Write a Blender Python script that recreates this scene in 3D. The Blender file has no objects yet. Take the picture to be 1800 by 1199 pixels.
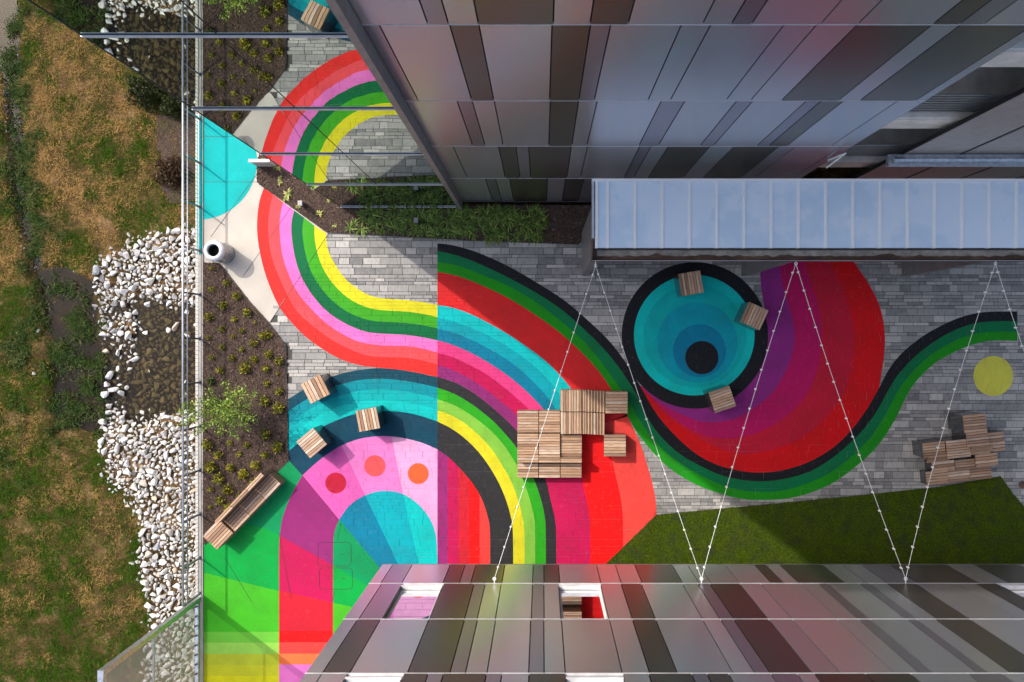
import bpy, math, random
import numpy as np
from mathutils import Vector, Matrix
from mathutils.geometry import tessellate_polygon
random.seed(7); rng = np.random.default_rng(7)
SC = bpy.context.scene; COL = SC.collection
# ------------------------------------------------------------------ camera, sky, sun, exposure
CZ, F, NX, NY = 18.0, 1200.0, 952.0, 597.0        # camera height, focal length and foot point in photo pixels
cam = bpy.data.objects.new('camera', bpy.data.cameras.new('camera')); COL.objects.link(cam)
cam.location = (0, 0, CZ); cam.data.sensor_width = 36; cam.data.lens = 24
cam.data.shift_x = -(NX - 900) / 1800; cam.data.shift_y = (NY - 599.5) / 1800
cam.data.clip_end = 600; SC.camera = cam
SUN_AZ = Vector((-0.796, 0.605, 0)).normalized(); SUN_EL = math.radians(45)
to_sun = (SUN_AZ * math.cos(SUN_EL) + Vector((0, 0, math.sin(SUN_EL)))).normalized()
wd = bpy.data.worlds.new('World'); SC.world = wd; wd.use_nodes = True
nt = wd.node_tree; sky = nt.nodes.new('ShaderNodeTexSky'); sky.sky_type = 'NISHITA'; sky.sun_disc = False
sky.dust_density = 4.0; sky.ozone_density = .6; sky.sun_elevation = SUN_EL; sky.sun_rotation = math.atan2(SUN_AZ.x, SUN_AZ.y)
nt.nodes['Background'].inputs['Strength'].default_value = 0.15
nt.links.new(sky.outputs[0], nt.nodes['Background'].inputs['Color'])
sl = bpy.data.lights.new('sun', 'SUN'); sl.energy = 2.0; sl.angle = math.radians(0.6); sl.color = (1.0, 0.94, 0.85)
so = bpy.data.objects.new('sun', sl); COL.objects.link(so); so.location = to_sun * 60
so.rotation_euler = (-to_sun).to_track_quat('-Z', 'Y').to_euler()
vs = SC.view_settings; vs.view_transform = 'Standard'; vs.look = 'None'; vs.exposure = 0.80; vs.gamma = 1

# ------------------------------------------------------------------ helpers
def W(px, py, z=0.0):
    k = (CZ - z) / F
    return Vector(((px - NX) * k, (NY - py) * k, z))
def lin(h):
    c = [int(h[i:i + 2], 16) / 255 for i in (0, 2, 4)]
    return tuple((v / 12.92 if v <= .04045 else ((v + .055) / 1.055) ** 2.4) for v in c)
def tag(o, label=None, cat=None, group=None, kind=None):
    if label: o['label'] = label
    if cat: o['category'] = cat
    if group: o['group'] = group
    if kind: o['kind'] = kind
    return o
def empty(name, loc, label=None, cat=None, group=None, kind=None):
    o = bpy.data.objects.new(name, None); COL.objects.link(o); o.location = loc; o.empty_display_size = .2
    return tag(o, label, cat, group, kind)
def link(name, me, parent=None, loc=None):
    o = bpy.data.objects.new(name, me); COL.objects.link(o)
    if parent: o.parent = parent
    if loc is not None: o.location = loc
    return o
class MB:
    def __init__(s): s.v = []; s.f = []; s.uv = None
    def poly(s, pts):
        n = len(s.v); s.v += [tuple(p) for p in pts]; s.f.append(tuple(range(n, n + len(pts)))); return s
    def box(s, a, b, rot=0, c=None):
        x0, y0, z0 = a; x1, y1, z1 = b; n = len(s.v)
        p = [(x0, y0, z0), (x1, y0, z0), (x1, y1, z0), (x0, y1, z0), (x0, y0, z1), (x1, y0, z1), (x1, y1, z1), (x0, y1, z1)]
        if rot:
            cx, cy = c if c else ((x0 + x1) / 2, (y0 + y1) / 2); co, si = math.cos(rot), math.sin(rot)
            p = [(cx + (x - cx) * co - (y - cy) * si, cy + (x - cx) * si + (y - cy) * co, z) for x, y, z in p]
        s.v += p
        s.f += [tuple(n + i for i in q) for q in ((0, 3, 2, 1), (4, 5, 6, 7), (0, 1, 5, 4), (1, 2, 6, 5), (2, 3, 7, 6), (3, 0, 4, 7))]
        return s
    def tube(s, a, b, r, n=6, r2=None):
        a = Vector(a); b = Vector(b); d = (b - a).normalized(); r2 = r if r2 is None else r2
        u = d.orthogonal().normalized(); w = d.cross(u); k = len(s.v)
        for p, rr in ((a, r), (b, r2)):
            for i in range(n):
                t = 2 * math.pi * i / n; s.v.append(tuple(p + (u * math.cos(t) + w * math.sin(t)) * rr))
        for i in range(n): s.f.append((k + i, k + (i + 1) % n, k + n + (i + 1) % n, k + n + i))
        s.f.append(tuple(k + i for i in range(n - 1, -1, -1))); s.f.append(tuple(k + n + i for i in range(n)))
        return s
    def lathe(s, prof, n=32, c=(0, 0)):
        k = len(s.v)
        for r, z in prof:
            for i in range(n):
                t = 2 * math.pi * i / n; s.v.append((c[0] + r * math.cos(t), c[1] + r * math.sin(t), z))
        for j in range(len(prof) - 1):
            for i in range(n):
                a = k + j * n + i; b = k + j * n + (i + 1) % n; s.f.append((a, b, b + n, a + n))
        return s
    def prism(s, pts, z0, z1):
        pts = [(p[0], p[1]) for p in pts]
        ar = sum(pts[i][0] * pts[(i + 1) % len(pts)][1] - pts[(i + 1) % len(pts)][0] * pts[i][1] for i in range(len(pts)))
        if ar < 0: pts = pts[::-1]
        n = len(pts); k = len(s.v)
        s.v += [(x, y, z1) for x, y in pts] + [(x, y, z0) for x, y in pts]
        for t in tessellate_polygon([[Vector((x, y, 0)) for x, y in pts]]):
            a, b, c = t
            if (Vector(pts[b]) - Vector(pts[a])).cross(Vector(pts[c]) - Vector(pts[a])) < 0: b, c = c, b
            s.f.append((k + a, k + b, k + c)); s.f.append((k + n + c, k + n + b, k + n + a))
        for i in range(n): j = (i + 1) % n; s.f.append((k + i, k + n + i, k + n + j, k + j))
        return s
    def mesh(s, name, mat, off=None, smooth=False):
        me = bpy.data.meshes.new(name)
        v = s.v if off is None else [(x - off[0], y - off[1], z - off[2]) for x, y, z in s.v]
        me.from_pydata(v, [], s.f); me.materials.append(mat)
        if smooth: me.polygons.foreach_set('use_smooth', [True] * len(me.polygons))
        return me
    def build(s, name, mat, parent=None, smooth=False):
        off = parent.location if parent is not None and parent.parent is None else (Vector(parent.location) + Vector(parent.parent.location) if parent is not None else None)
        return link(name, s.mesh(name, mat, off, smooth), parent)
def np_mesh(name, V, k, mat, attr=None, smooth=False):
    """V: (N*k,3) vertices, every face owns k consecutive ones"""
    me = bpy.data.meshes.new(name); n = len(V); nf = n // k
    me.vertices.add(n); me.vertices.foreach_set('co', np.asarray(V, np.float32).ravel())
    me.loops.add(n); me.loops.foreach_set('vertex_index', np.arange(n, dtype=np.int32))
    me.polygons.add(nf); me.polygons.foreach_set('loop_start', np.arange(0, n, k, dtype=np.int32))
    me.polygons.foreach_set('loop_total', np.full(nf, k, np.int32))
    if attr is not None:
        a = me.attributes.new('tone', 'FLOAT', 'POINT'); a.data.foreach_set('value', np.asarray(attr, np.float32))
    me.materials.append(mat); me.update(calc_edges=True); return me

# ------------------------------------------------------------------ materials
class N:
    def __init__(s, name):
        s.m = bpy.data.materials.new(name); s.m.use_nodes = True; s.t = s.m.node_tree; s.b = s.t.nodes['Principled BSDF']
        s.out = s.t.nodes['Material Output']
    def n(s, typ, **kw):
        x = s.t.nodes.new('ShaderNode' + typ)
        for k, v in kw.items():
            if isinstance(k, str) and hasattr(x, k): setattr(x, k, v)
        return x
    def l(s, a, b): s.t.links.new(a, b)
    def set(s, **kw):
        for k, v in kw.items():
            k = k.replace('_', ' ')
            s.b.inputs[k].default_value = v
        return s
    def pos(s): return s.n('NewGeometry').outputs['Position']
    def noise(s, scale, detail=3, vec=None, rough=.55):
        x = s.n('TexNoise'); x.inputs['Scale'].default_value = scale; x.inputs['Detail'].default_value = detail; x.inputs['Roughness'].default_value = rough
        s.l(vec if vec is not None else s.pos(), x.inputs['Vector']); return x.outputs['Fac']
    def ramp(s, fac, stops, interp='LINEAR'):
        r = s.n('ValToRGB'); e = r.color_ramp; e.interpolation = interp
        while len(e.elements) < len(stops): e.elements.new(.5)
        for el, (p, c) in zip(e.elements, stops): el.position = p; el.color = (*c, 1) if len(c) == 3 else c
        s.l(fac, r.inputs[0]); return r.outputs[0]
    def mix(s, a, b, fac, typ='MIX'):
        x = s.n('Mix', data_type='RGBA', blend_type=typ)
        for v, i in ((fac, 0), (a, 6), (b, 7)):
            if isinstance(v, (int, float)): x.inputs[i].default_value = v
            elif isinstance(v, tuple): x.inputs[i].default_value = (*v[:3], 1)
            else: s.l(v, x.inputs[i])
        return x.outputs[2]
    def math(s, op, a, b=0.0):
        x = s.n('Math', operation=op)
        for v, i in ((a, 0), (b, 1)):
            if isinstance(v, (int, float)): x.inputs[i].default_value = v
            else: s.l(v, x.inputs[i])
        return x.outputs[0]
    def color(s, c):
        if isinstance(c, tuple): s.b.inputs['Base Color'].default_value = (*c, 1)
        else: s.l(c, s.b.inputs['Base Color'])
        return s
    def bump(s, h, strength=.3, dist=.01):
        x = s.n('Bump'); x.inputs['Strength'].default_value = strength; x.inputs['Distance'].default_value = dist
        s.l(h, x.inputs['Height']); s.l(x.outputs[0], s.b.inputs['Normal']); return s
def stretch(n, v, sx, sy, sz):
    m = n.n('Mapping'); m.inputs['Scale'].default_value = (sx, sy, sz); n.l(v, m.inputs['Vector']); return m.outputs[0]
def simple(name, c, rough=.6, metal=0.0, var=.15, sc=6, bump=0, spec=.5):
    n = N(name); n.set(Roughness=rough, Metallic=metal); n.b.inputs['Specular IOR Level'].default_value = spec
    f = n.noise(sc); g = n.ramp(f, [(.3, tuple(v * (1 - var) for v in c)), (.7, tuple(min(1, v * (1 + var)) for v in c))]); n.color(g)
    if bump: n.bump(n.noise(sc * 8), bump)
    return n.m
PAINT = {}
def paint(h):
    if h in PAINT: return PAINT[h]
    n = N('paint_' + h); c = tuple(v * .75 + .0006 for v in lin(h)); n.set(Roughness=.7); n.b.inputs['Specular IOR Level'].default_value = .15
    a = n.noise(1.1, 5, rough=.65); b = n.noise(38, 3)
    g = n.mix(c, tuple(v * .72 + .004 for v in c), n.ramp(a, [(.40, (0, 0, 0)), (.72, (1, 1, 1))]))
    g = n.mix(g, tuple(min(1, v * 1.06 + .004) for v in c), n.ramp(b, [(.5, (0, 0, 0)), (.75, (1, 1, 1))]))
    g = n.mix(g, (.25, .23, .2), n.math('MULTIPLY', n.ramp(n.noise(9, 4), [(.60, (0, 0, 0)), (.78, (1, 1, 1))]), .16))
    sc = n.ramp(n.noise(26, 5, stretch(n, n.pos(), 1, .35, 1), .75), [(.64, (0, 0, 0)), (.74, (1, 1, 1))]); g = n.mix(g, tuple(min(1, v * .8 + .05) for v in c), n.math('MULTIPLY', n.math('MULTIPLY', sc, n.ramp(n.noise(.8, 3), [(.45, (0, 0, 0)), (.65, (1, 1, 1))])), .5))
    n.color(g); n.bump(n.noise(120, 2), .12, .004); PAINT[h] = n.m; return n.m
def paver_mat(name, src):
    n = N(name); n.set(Roughness=.85)
    if src == 'obj': t = n.n('ObjectInfo').outputs['Color']; sp = n.n('SeparateColor'); n.l(t, sp.inputs[0]); t = sp.outputs[0]
    else: t = n.n('Attribute', attribute_name='tone').outputs['Fac']
    base = n.ramp(t, [(0, (.14, .14, .14)), (.5, (.275, .27, .258)), (1, (.47, .45, .42))])
    s1 = n.noise(5, 5, rough=.7); s2 = n.noise(60, 3, stretch(n, n.pos(), 1, .25, 1)); s3 = n.noise(17, 3, stretch(n, n.pos(), 1, .3, 1))
    g = n.mix(base, (.36, .345, .32), n.math('MULTIPLY', n.ramp(s1, [(.45, (0, 0, 0)), (.75, (1, 1, 1))]), .55))
    g = n.mix(g, (.07, .072, .078), n.math('MULTIPLY', n.ramp(s3, [(.5, (0, 0, 0)), (.8, (1, 1, 1))]), .5))
    g = n.mix(g, (.4, .39, .37), n.math('MULTIPLY', n.ramp(s2, [(.55, (0, 0, 0)), (.8, (1, 1, 1))]), .35))
    n.color(g); n.bump(s2, .25, .004); return n.m
M = {}
M['paver'] = paver_mat('paver_stone', 'obj'); M['paver_a'] = paver_mat('paver_stone_field', 'attr')
M['sand'] = simple('joint_sand', (.06, .058, .055), .9)
M['concrete'] = simple('pale_concrete', (.47, .43, .375), .8, var=.10, sc=1.3, bump=.1)
M['wallcap'] = simple('wall_concrete', (.50, .46, .41), .85, var=.16, sc=2.5, bump=.15)
n = N('bark_bed'); n.set(Roughness=.95); f = n.noise(30, 4, rough=.7)
n.color(n.ramp(f, [(.3, (.022, .014, .010)), (.5, (.06, .036, .026)), (.72, (.15, .10, .075))])); n.bump(f, .9, .03); M['mulch'] = n.m
n = N('bark_chip'); n.set(Roughness=.9); t = n.n('Attribute', attribute_name='tone').outputs['Fac']
n.color(n.ramp(t, [(0, (.02, .012, .009)), (.55, (.075, .045, .032)), (.9, (.17, .11, .085)), (1, (.42, .33, .27))])); M['chip'] = n.m
def panel_mat(name, c, rough, metal=.78):
    n = N(name); n.set(Metallic=metal); r = n.n('ObjectInfo').outputs['Random']
    k = n.ramp(r, [(0, tuple(v * .90 for v in c)), (1, tuple(v * 1.10 for v in c))])
    k = n.mix(k, (.0, .0, .0), n.math('MULTIPLY', n.noise(1.2, 4, stretch(n, n.pos(), 3, 3, .25)), .10)); n.color(k)
    n.set(Roughness=rough)
    return n.m
M['pl'] = panel_mat('silver_panel', (.57, .585, .63), .27); M['pm'] = panel_mat('mauve_grey_panel', (.35, .34, .395), .27)
M['pd'] = panel_mat('bronze_panel', (.165, .155, .138), .26); M['px'] = panel_mat('warm_silver_panel', (.60, .61, .65), .26)
M['gapdark'] = simple('joint_backing', (.012, .012, .013), .8)
M['trim'] = simple('pale_aluminium_trim', (.64, .64, .66), .4, .2)
M['fin'] = simple('grey_fin', (.26, .25, .25), .45, .4)
n = N('mirror_glass'); n.set(Metallic=1.0, Roughness=.012); n.color((.44, .51, .485)); n.bump(n.noise(1.6, 1), .025, .03); M['mirror'] = n.m
n = N('window_glass'); n.set(Metallic=1.0, Roughness=.02); n.color((.62, .62, .64)); M['winglass'] = n.m
M['galv'] = simple('galvanised_steel', (.52, .55, .58), .38, .85, .22, 14)
M['alu'] = simple('brushed_aluminium', (.62, .65, .68), .35, .8, .1)
M['white'] = simple('white_paint', (.78, .78, .77), .45, 0, .05)
M['rafter'] = simple('glazed_white_bar', (.90, .90, .90), .35, 0, .03)
M['black'] = simple('black_sealant', (.015, .015, .016), .6)
M['steelside'] = simple('steel_side_panel', (.20, .21, .225), .22, .85, .12, 3)
n = N('weathered_timber'); n.set(Roughness=.72); r = n.n('ObjectInfo').outputs['Random']
tc = n.n('TexCoord').outputs['Object']; add = n.n('VectorMath', operation='ADD'); n.l(tc, add.inputs[0])
cmb = n.n('CombineXYZ'); n.l(n.math('MULTIPLY', r, 37.0), cmb.inputs[0]); n.l(cmb.outputs[0], add.inputs[1])
g0 = n.noise(1.6, 5, stretch(n, add.outputs[0], 1.6, 2.2, 2), .6)
base = n.ramp(r, [(0, (.25, .145, .09)), (.25, (.44, .28, .18)), (.5, (.60, .41, .275)), (.75, (.41, .235, .13)), (.9, (.50, .37, .28)), (1, (.72, .56, .43))])
g = n.mix(base, (.17, .10, .065), n.ramp(g0, [(.45, (0, 0, 0)), (.72, (.75, .75, .75))])); n.color(g); n.bump(g0, .3, .004); M['wood'] = n.m
M['wooddark'] = simple('timber_shadow_board', (.03, .02, .015), .9)
n = N('canopy_glass'); n.set(Roughness=.3); n.b.inputs['Specular IOR Level'].default_value = .9
a = n.noise(.55, 5, rough=.6); g = n.mix((.70, .82, .92), (.58, .73, .87), n.ramp(a, [(.44, (0, 0, 0)), (.48, (.7, .7, .7)), (.6, (1, 1, 1))]))
g = n.mix(g, (.77, .86, .93), n.math('MULTIPLY', n.ramp(n.noise(2.4, 3), [(.5, (0, 0, 0)), (.62, (1, 1, 1))]), .45)); n.color(g); M['frost'] = n.m
n = N('rusty_gutter'); n.set(Roughness=.7); a = n.noise(1.5, 6, stretch(n, n.pos(), 1, 4, 1), .7)
n.color(n.ramp(a, [(.3, (.05, .028, .018)), (.5, (.11, .06, .036)), (.62, (.17, .105, .065)), (.75, (.30, .25, .2))])); n.bump(a, .3); M['gutter'] = n.m
M['silt'] = simple('gutter_silt', (.34, .30, .25), .8, 0, .35, 7, .4)
n = N('bank_soil'); n.set(Roughness=.95); n.b.inputs['Specular IOR Level'].default_value = .05; a = n.noise(1.1, 6, rough=.72); b = n.noise(9, 4, rough=.7)
g = n.ramp(a, [(.33, (.022, .028, .006)), (.5, (.075, .046, .018)), (.62, (.19, .115, .055)), (.74, (.34, .235, .13))])
g = n.mix(g, (.05, .035, .02), n.math('MULTIPLY', n.ramp(b, [(.45, (0, 0, 0)), (.7, (1, 1, 1))]), .6)); n.color(g); n.bump(b, .8, .03); M['soil'] = n.m
def blade_mat(name, green, straw, lo, hi, scale=.9, grad=False):
    n = N(name); n.set(Roughness=.8); n.b.inputs['Specular IOR Level'].default_value = .03
    t = n.n('Attribute', attribute_name='tone').outputs['Fac']; a = n.math('ADD', n.math('MULTIPLY', n.noise(scale, 6, rough=.7), .55), n.math('MULTIPLY', n.noise(scale * .42, 2), .45))
    k = n.math('ADD', a, n.math('MULTIPLY', n.math('SUBTRACT', t, .5), .16))
    if grad:
        sp = n.n('SeparateXYZ'); n.l(n.pos(), sp.inputs[0]); mr = n.n('MapRange'); mr.inputs['From Min'].default_value = -8; mr.inputs['From Max'].default_value = 7; mr.inputs['To Min'].default_value = -.06; mr.inputs['To Max'].default_value = .03; n.l(sp.outputs[1], mr.inputs['Value']); k = n.math('ADD', k, mr.outputs[0])
    gg = n.mix(tuple(v * .7 for v in green), tuple(v * 2.3 for v in green), t); ss = n.mix(straw, tuple(v * 1.5 for v in straw), t)
    n.color(n.mix(gg, ss, n.ramp(k, [(lo, (0, 0, 0)), (hi, (1, 1, 1))]))); return n.m
M['bankgrass'] = blade_mat('bank_grass', (.024, .056, .004), (.285, .175, .062), .50, .585, 1.7, True)
M['turf'] = blade_mat('lawn_turf', (.045, .074, .003), (.072, .096, .006), .45, .7, 3)
M['weed'] = blade_mat('weed_leaf', (.022, .040, .010), (.075, .085, .03), .5, .66, 3)
def leaf_mat(name, c0, c1, c2):
    n = N(name); n.set(Roughness=.5); t = n.n('Attribute', attribute_name='tone').outputs['Fac']; n.b.inputs['Specular IOR Level'].default_value = .3
    n.color(n.ramp(t, [(0, c0), (.55, c1), (1, c2)])); return n.m
M['shrub'] = leaf_mat('shrub_leaf', (.04, .06, .008), (.17, .18, .014), (.46, .36, .025))
M['shrubg'] = leaf_mat('green_shrub_leaf', (.02, .05, .01), (.06, .11, .02), (.15, .18, .04))
M['lily'] = leaf_mat('strap_leaf', (.03, .062, .007), (.095, .165, .018), (.26, .33, .06))
M['hosta'] = leaf_mat('lime_leaf', (.14, .17, .03), (.30, .31, .07), (.48, .45, .16))
M['sapling'] = leaf_mat('sapling_leaf', (.07, .13, .012), (.17, .27, .03), (.33, .42, .07))
M['darkbush'] = leaf_mat('dark_bush_leaf', (.010, .018, .004), (.03, .045, .008), (.07, .08, .015))
M['rustbush'] = leaf_mat('rust_bush_leaf', (.02, .012, .006), (.075, .042, .018), (.16, .095, .045))
M['bark'] = simple('bark', (.10, .075, .055), .9)
n = N('white_stone'); n.set(Roughness=.75); r = n.n('ObjectInfo').outputs['Random']
g = n.ramp(r, [(0, (.46, .455, .44)), (.4, (.62, .61, .59)), (.8, (.70, .70, .69)), (.92, (.42, .44, .47)), (1, (.46, .36, .26))])
g = n.mix(g, (.34, .30, .25), n.math('MULTIPLY', n.ramp(n.noise(8, 4), [(.5, (0, 0, 0)), (.75, (1, 1, 1))]), .5)); n.color(g); n.bump(n.noise(25, 3), .4); M['stone'] = n.m
n = N('stone_field'); n.set(Roughness=.75); t = n.n('Attribute', attribute_name='tone').outputs['Fac']
g = n.ramp(t, [(0, (.38, .375, .36)), (.5, (.58, .57, .545)), (.9, (.68, .675, .66)), (1, (.42, .33, .24))]); n.color(n.mix(g, (.3, .27, .22), n.math('MULTIPLY', n.noise(9, 4), .4))); M['stonefield'] = n.m
n = N('grey_gravel'); n.set(Roughness=.6); t = n.n('Attribute', attribute_name='tone').outputs['Fac']
n.color(n.ramp(t, [(0, (.02, .02, .02)), (.6, (.09, .09, .095)), (.93, (.22, .22, .23)), (1, (.5, .5, .5))])); M['gravel'] = n.m
n = N('pond_water'); t = n.t; t.nodes.remove(n.b); tr = n.n('BsdfTransparent'); tr.inputs[0].default_value = (.50, .43, .27, 1)
df = n.n('BsdfDiffuse'); df.inputs[0].default_value = (.045, .04, .028, 1); gl = n.n('BsdfGlossy'); gl.inputs['Roughness'].default_value = .04
fr = n.n('Fresnel'); fr.inputs[0].default_value = 1.33; m1 = n.n('MixShader'); m1.inputs[0].default_value = .16; m2 = n.n('MixShader')
bp = n.n('Bump'); bp.inputs['Strength'].default_value = .15; n.l(n.noise(12, 2), bp.inputs['Height']); n.l(bp.outputs[0], gl.inputs['Normal'])
n.l(tr.outputs[0], m1.inputs[1]); n.l(df.outputs[0], m1.inputs[2]); n.l(fr.outputs[0], m2.inputs[0]); n.l(m1.outputs[0], m2.inputs[1]); n.l(gl.outputs[0], m2.inputs[2]); n.l(m2.outputs[0], n.out.inputs[0]); M['water'] = n.m
n = N('fine_mesh_screen'); t = n.t; tr = n.n('BsdfTransparent'); n.color((.50, .485, .47)); n.set(Roughness=.6, Metallic=.2); m1 = n.n('MixShader'); m1.inputs[0].default_value = .66
n.l(tr.outputs[0], m1.inputs[1]); n.l(n.b.outputs[0], m1.inputs[2]); n.l(m1.outputs[0], n.out.inputs[0]); M['screen'] = n.m
M['lawnbase'] = simple('turf_backing', (.016, .027, .002), .95)
M['rail'] = simple('dark_zinc', (.20, .22, .24), .4, .6, .2, 10)
M['woodside'] = simple('timber_side', (.24, .155, .10), .75, 0, .25, 9)
M['dark'] = simple('charcoal_powder_coat', (.06, .063, .068), .5, .3)
M['corr'] = simple('ribbed_grey_metal', (.44, .42, .41), .5, .4, .08)
M['slabc'] = simple('raw_concrete', (.78, .73, .65), .85, 0, .2, 3)
M['inner'] = simple('dim_interior_wall', (.13, .12, .105), .9)
M['roof'] = simple('roof_membrane', (.45, .45, .44), .8)
M['finwall'] = simple('smooth_grey_wall', (.17, .17, .175), .4, .2)

# ------------------------------------------------------------------ curves and clipping
def crom(P, sub=8):
    P = [np.array(p, float) for p in P]; Q = [2 * P[0] - P[1]] + P + [2 * P[-1] - P[-2]]; out = []
    for i in range(1, len(Q) - 2):
        a, b, c, d = Q[i - 1:i + 3]
        for k in range(sub):
            t = k / sub; out.append(.5 * ((2 * b) + (c - a) * t + (2 * a - 5 * b + 4 * c - d) * t * t + (3 * b - a - 3 * c + d) * t ** 3))
    out.append(P[-1]); return np.array(out)
def resample(C, n):
    d = np.r_[0, np.cumsum(np.hypot(*np.diff(C, axis=0).T))]; s = np.linspace(0, d[-1], n)
    return np.c_[np.interp(s, d, C[:, 0]), np.interp(s, d, C[:, 1])]
def smooth(P, n=72): 
    C = resample(crom(P), n)
    for _ in range(2): C[1:-1] = .25 * C[:-2] + .5 * C[1:-1] + .25 * C[2:]
    return C
def ccw(p):
    a = sum(p[i][0] * p[(i + 1) % len(p)][1] - p[(i + 1) % len(p)][0] * p[i][1] for i in range(len(p)))
    return p if a > 0 else p[::-1]
def clip(sub, cell):
    out = sub
    for i in range(len(cell)):
        (ax, ay), (bx, by) = cell[i], cell[(i + 1) % len(cell)]; inp = out; out = []
        if not inp: return []
        ex, ey = bx - ax, by - ay; px, py = inp[-1]; ps = ex * (py - ay) - ey * (px - ax)
        for (cx, cy) in inp:
            cs = ex * (cy - ay) - ey * (cx - ax)
            if (cs >= 0) != (ps >= 0):
                t = ps / (ps - cs); out.append((px + (cx - px) * t, py + (cy - py) * t))
            if cs >= 0: out.append((cx, cy))
            px, py, ps = cx, cy, cs
    return out
def w2(p): v = W(p[0], p[1]); return (v.x, v.y)
def pinside(x, y, poly):
    r = False; j = len(poly) - 1
    for i in range(len(poly)):
        if (poly[i][1] > y) != (poly[j][1] > y) and x < (poly[j][0] - poly[i][0]) * (y - poly[i][1]) / (poly[j][1] - poly[i][1]) + poly[i][0]: r = not r
        j = i
    return r

# ------------------------------------------------------------------ paving
BED_L = [(358, 462), (386, 462), (440, 531), (474, 568), (503.5, 608), (505, 700), (507.5, 809), (361, 957), (358, 957)]
BED_W = [(452, 291), (458, 262), (600, 322), (600, 361), (1047, 361), (1047, 397), (1016, 430), (840, 423.5), (575, 409), (464, 330), (452, 320)]
TURF = [(1153.8, 905), (1270, 894), (1500, 872), (1650, 856), (1742, 840), (1758, 837), (1780, 868), (1812, 905), (1860, 965), (1860, 1080), (1040, 1080), (1056, 1000), (1100, 957.5)]
paving = MB().prism([w2(p) for p in [(356, 150), (600, 150), (600, 380), (1900, 380), (1900, 1080), (700, 1080), (700, 1300), (356, 1300)]], -.35, -.011).build('paving', M['sand'])
tag(paving, 'grey stone plaza paving carrying a bright painted mural', None, None, 'structure')
x0, x1 = w2((470, 0))[0], w2((1850, 0))[0]; ytop, ybot = w2((0, 352))[1], w2((0, 1076))[1]
SLAB_LINE = ((474, 567), (578, 409))
def right_of_slab(px, py):   # positive on the paver side of the pale slab's edge
    (ax, ay), (bx, by) = SLAB_LINE
    return (bx - ax) * (py - ay) - (by - ay) * (px - ax)
SLAB_A = [(358, 150), (600, 150), (600, 322), (578, 409), (474, 567), (440, 531), (386, 462), (358, 462)]
SLAB_B = [(358, 958), (508, 808), (585, 905), (660, 1000), (700, 1080), (700, 1300), (358, 1300)]
cells = []        # (polygon ccw, bbox, z, kind)
y = ytop; pav = []
ri = 0; pat = [.178, .09, .09, .178, .09, .178, .09, .09, .09, .178]
J = .009
bedw = [[w2(p) for p in b] for b in (BED_L, BED_W, TURF)]
while y > ybot:
    h = pat[(ri * 7 + ri // 3) % 10]; ri += 1; x = x0 - random.random() * .4
    while x < x1:
        L = random.choice([.22, .28, .36, .45, .55, .55]) * (1 if h > .1 else .9)
        a, b, c, d = x, x + L - J, y - h + J, y; x += L
        cs = [(a, c), (b, c), (b, d), (a, d)]
        ins = [all(pinside(px, py, bd) for px, py in cs) for bd in bedw]
        if any(ins): continue
        px, py = NX + (a + b) / 2 / .015, NY - (c + d) / 2 / .015
        if px < 503 and py > 600: continue
        if right_of_slab(px, py) < -1200 and py < 600: continue
        if pinside(px, py, SLAB_B): continue
        if py < 405 and px < 1040: continue
        pav.append((a, b, c, d, random.uniform(-.0016, .0016), random.betavariate(1.6, 1.6)))
    y -= h
for (a, b, c, d, z, t) in pav: cells.append((((a, c), (b, c), (b, d), (a, d)), (a, b, c, d), z))
def slab_cells(poly, cuts):
    pieces = [ccw([w2(p) for p in poly])]
    for (p, q) in cuts:
        p, q = np.array(w2(p)), np.array(w2(q)); d = (q - p) / np.hypot(*(q - p)); nn = np.array((-d[1], d[0])) * .004; big = d * 60; side = nn * 15000; out = []
        for pc in pieces:
            for s in (1, -1):
                hp = ccw([tuple(p - big + nn * s), tuple(p + big + nn * s), tuple(p + big + nn * s + side * s), tuple(p - big + nn * s + side * s)])
                r = clip(pc, hp)
                if len(r) >= 3: out.append(r)
        pieces = out
    return pieces
SA = slab_cells([(358, 150), (600, 150), (600, 376), (578, 409), (474, 567), (358, 462)], [])
SB = slab_cells(SLAB_B, [])
for a, b in [((452, 320), (358, 320)), ((452, 306), (370, 417)), ((511, 365), (428, 485)), ((395, 980), (445, 1062)), ((490, 935), (512, 1052)), ((474, 567), (579, 408)), ((599, 920), (593, 950)), ((588, 1040), (585, 1056)), ((358, 240), (437, 240))]:
    a = Vector(w2(a)); b = Vector(w2(b)); d = (b - a).normalized() * .0045; nn = Vector((-d.y, d.x)); MB().prism([a - nn, b - nn, b + nn, a + nn], -.02, .0052).build('saw_cut', M['black'], paving)
for i, pc in enumerate(SA + SB):
    MB().prism(pc, -.1, 0.0).build('concrete_slab', M['concrete'], paving)
    xs = [p[0] for p in pc]; ys = [p[1] for p in pc]; cells.append((tuple(pc), (min(xs), max(xs), min(ys), max(ys)), 0.0))
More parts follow.
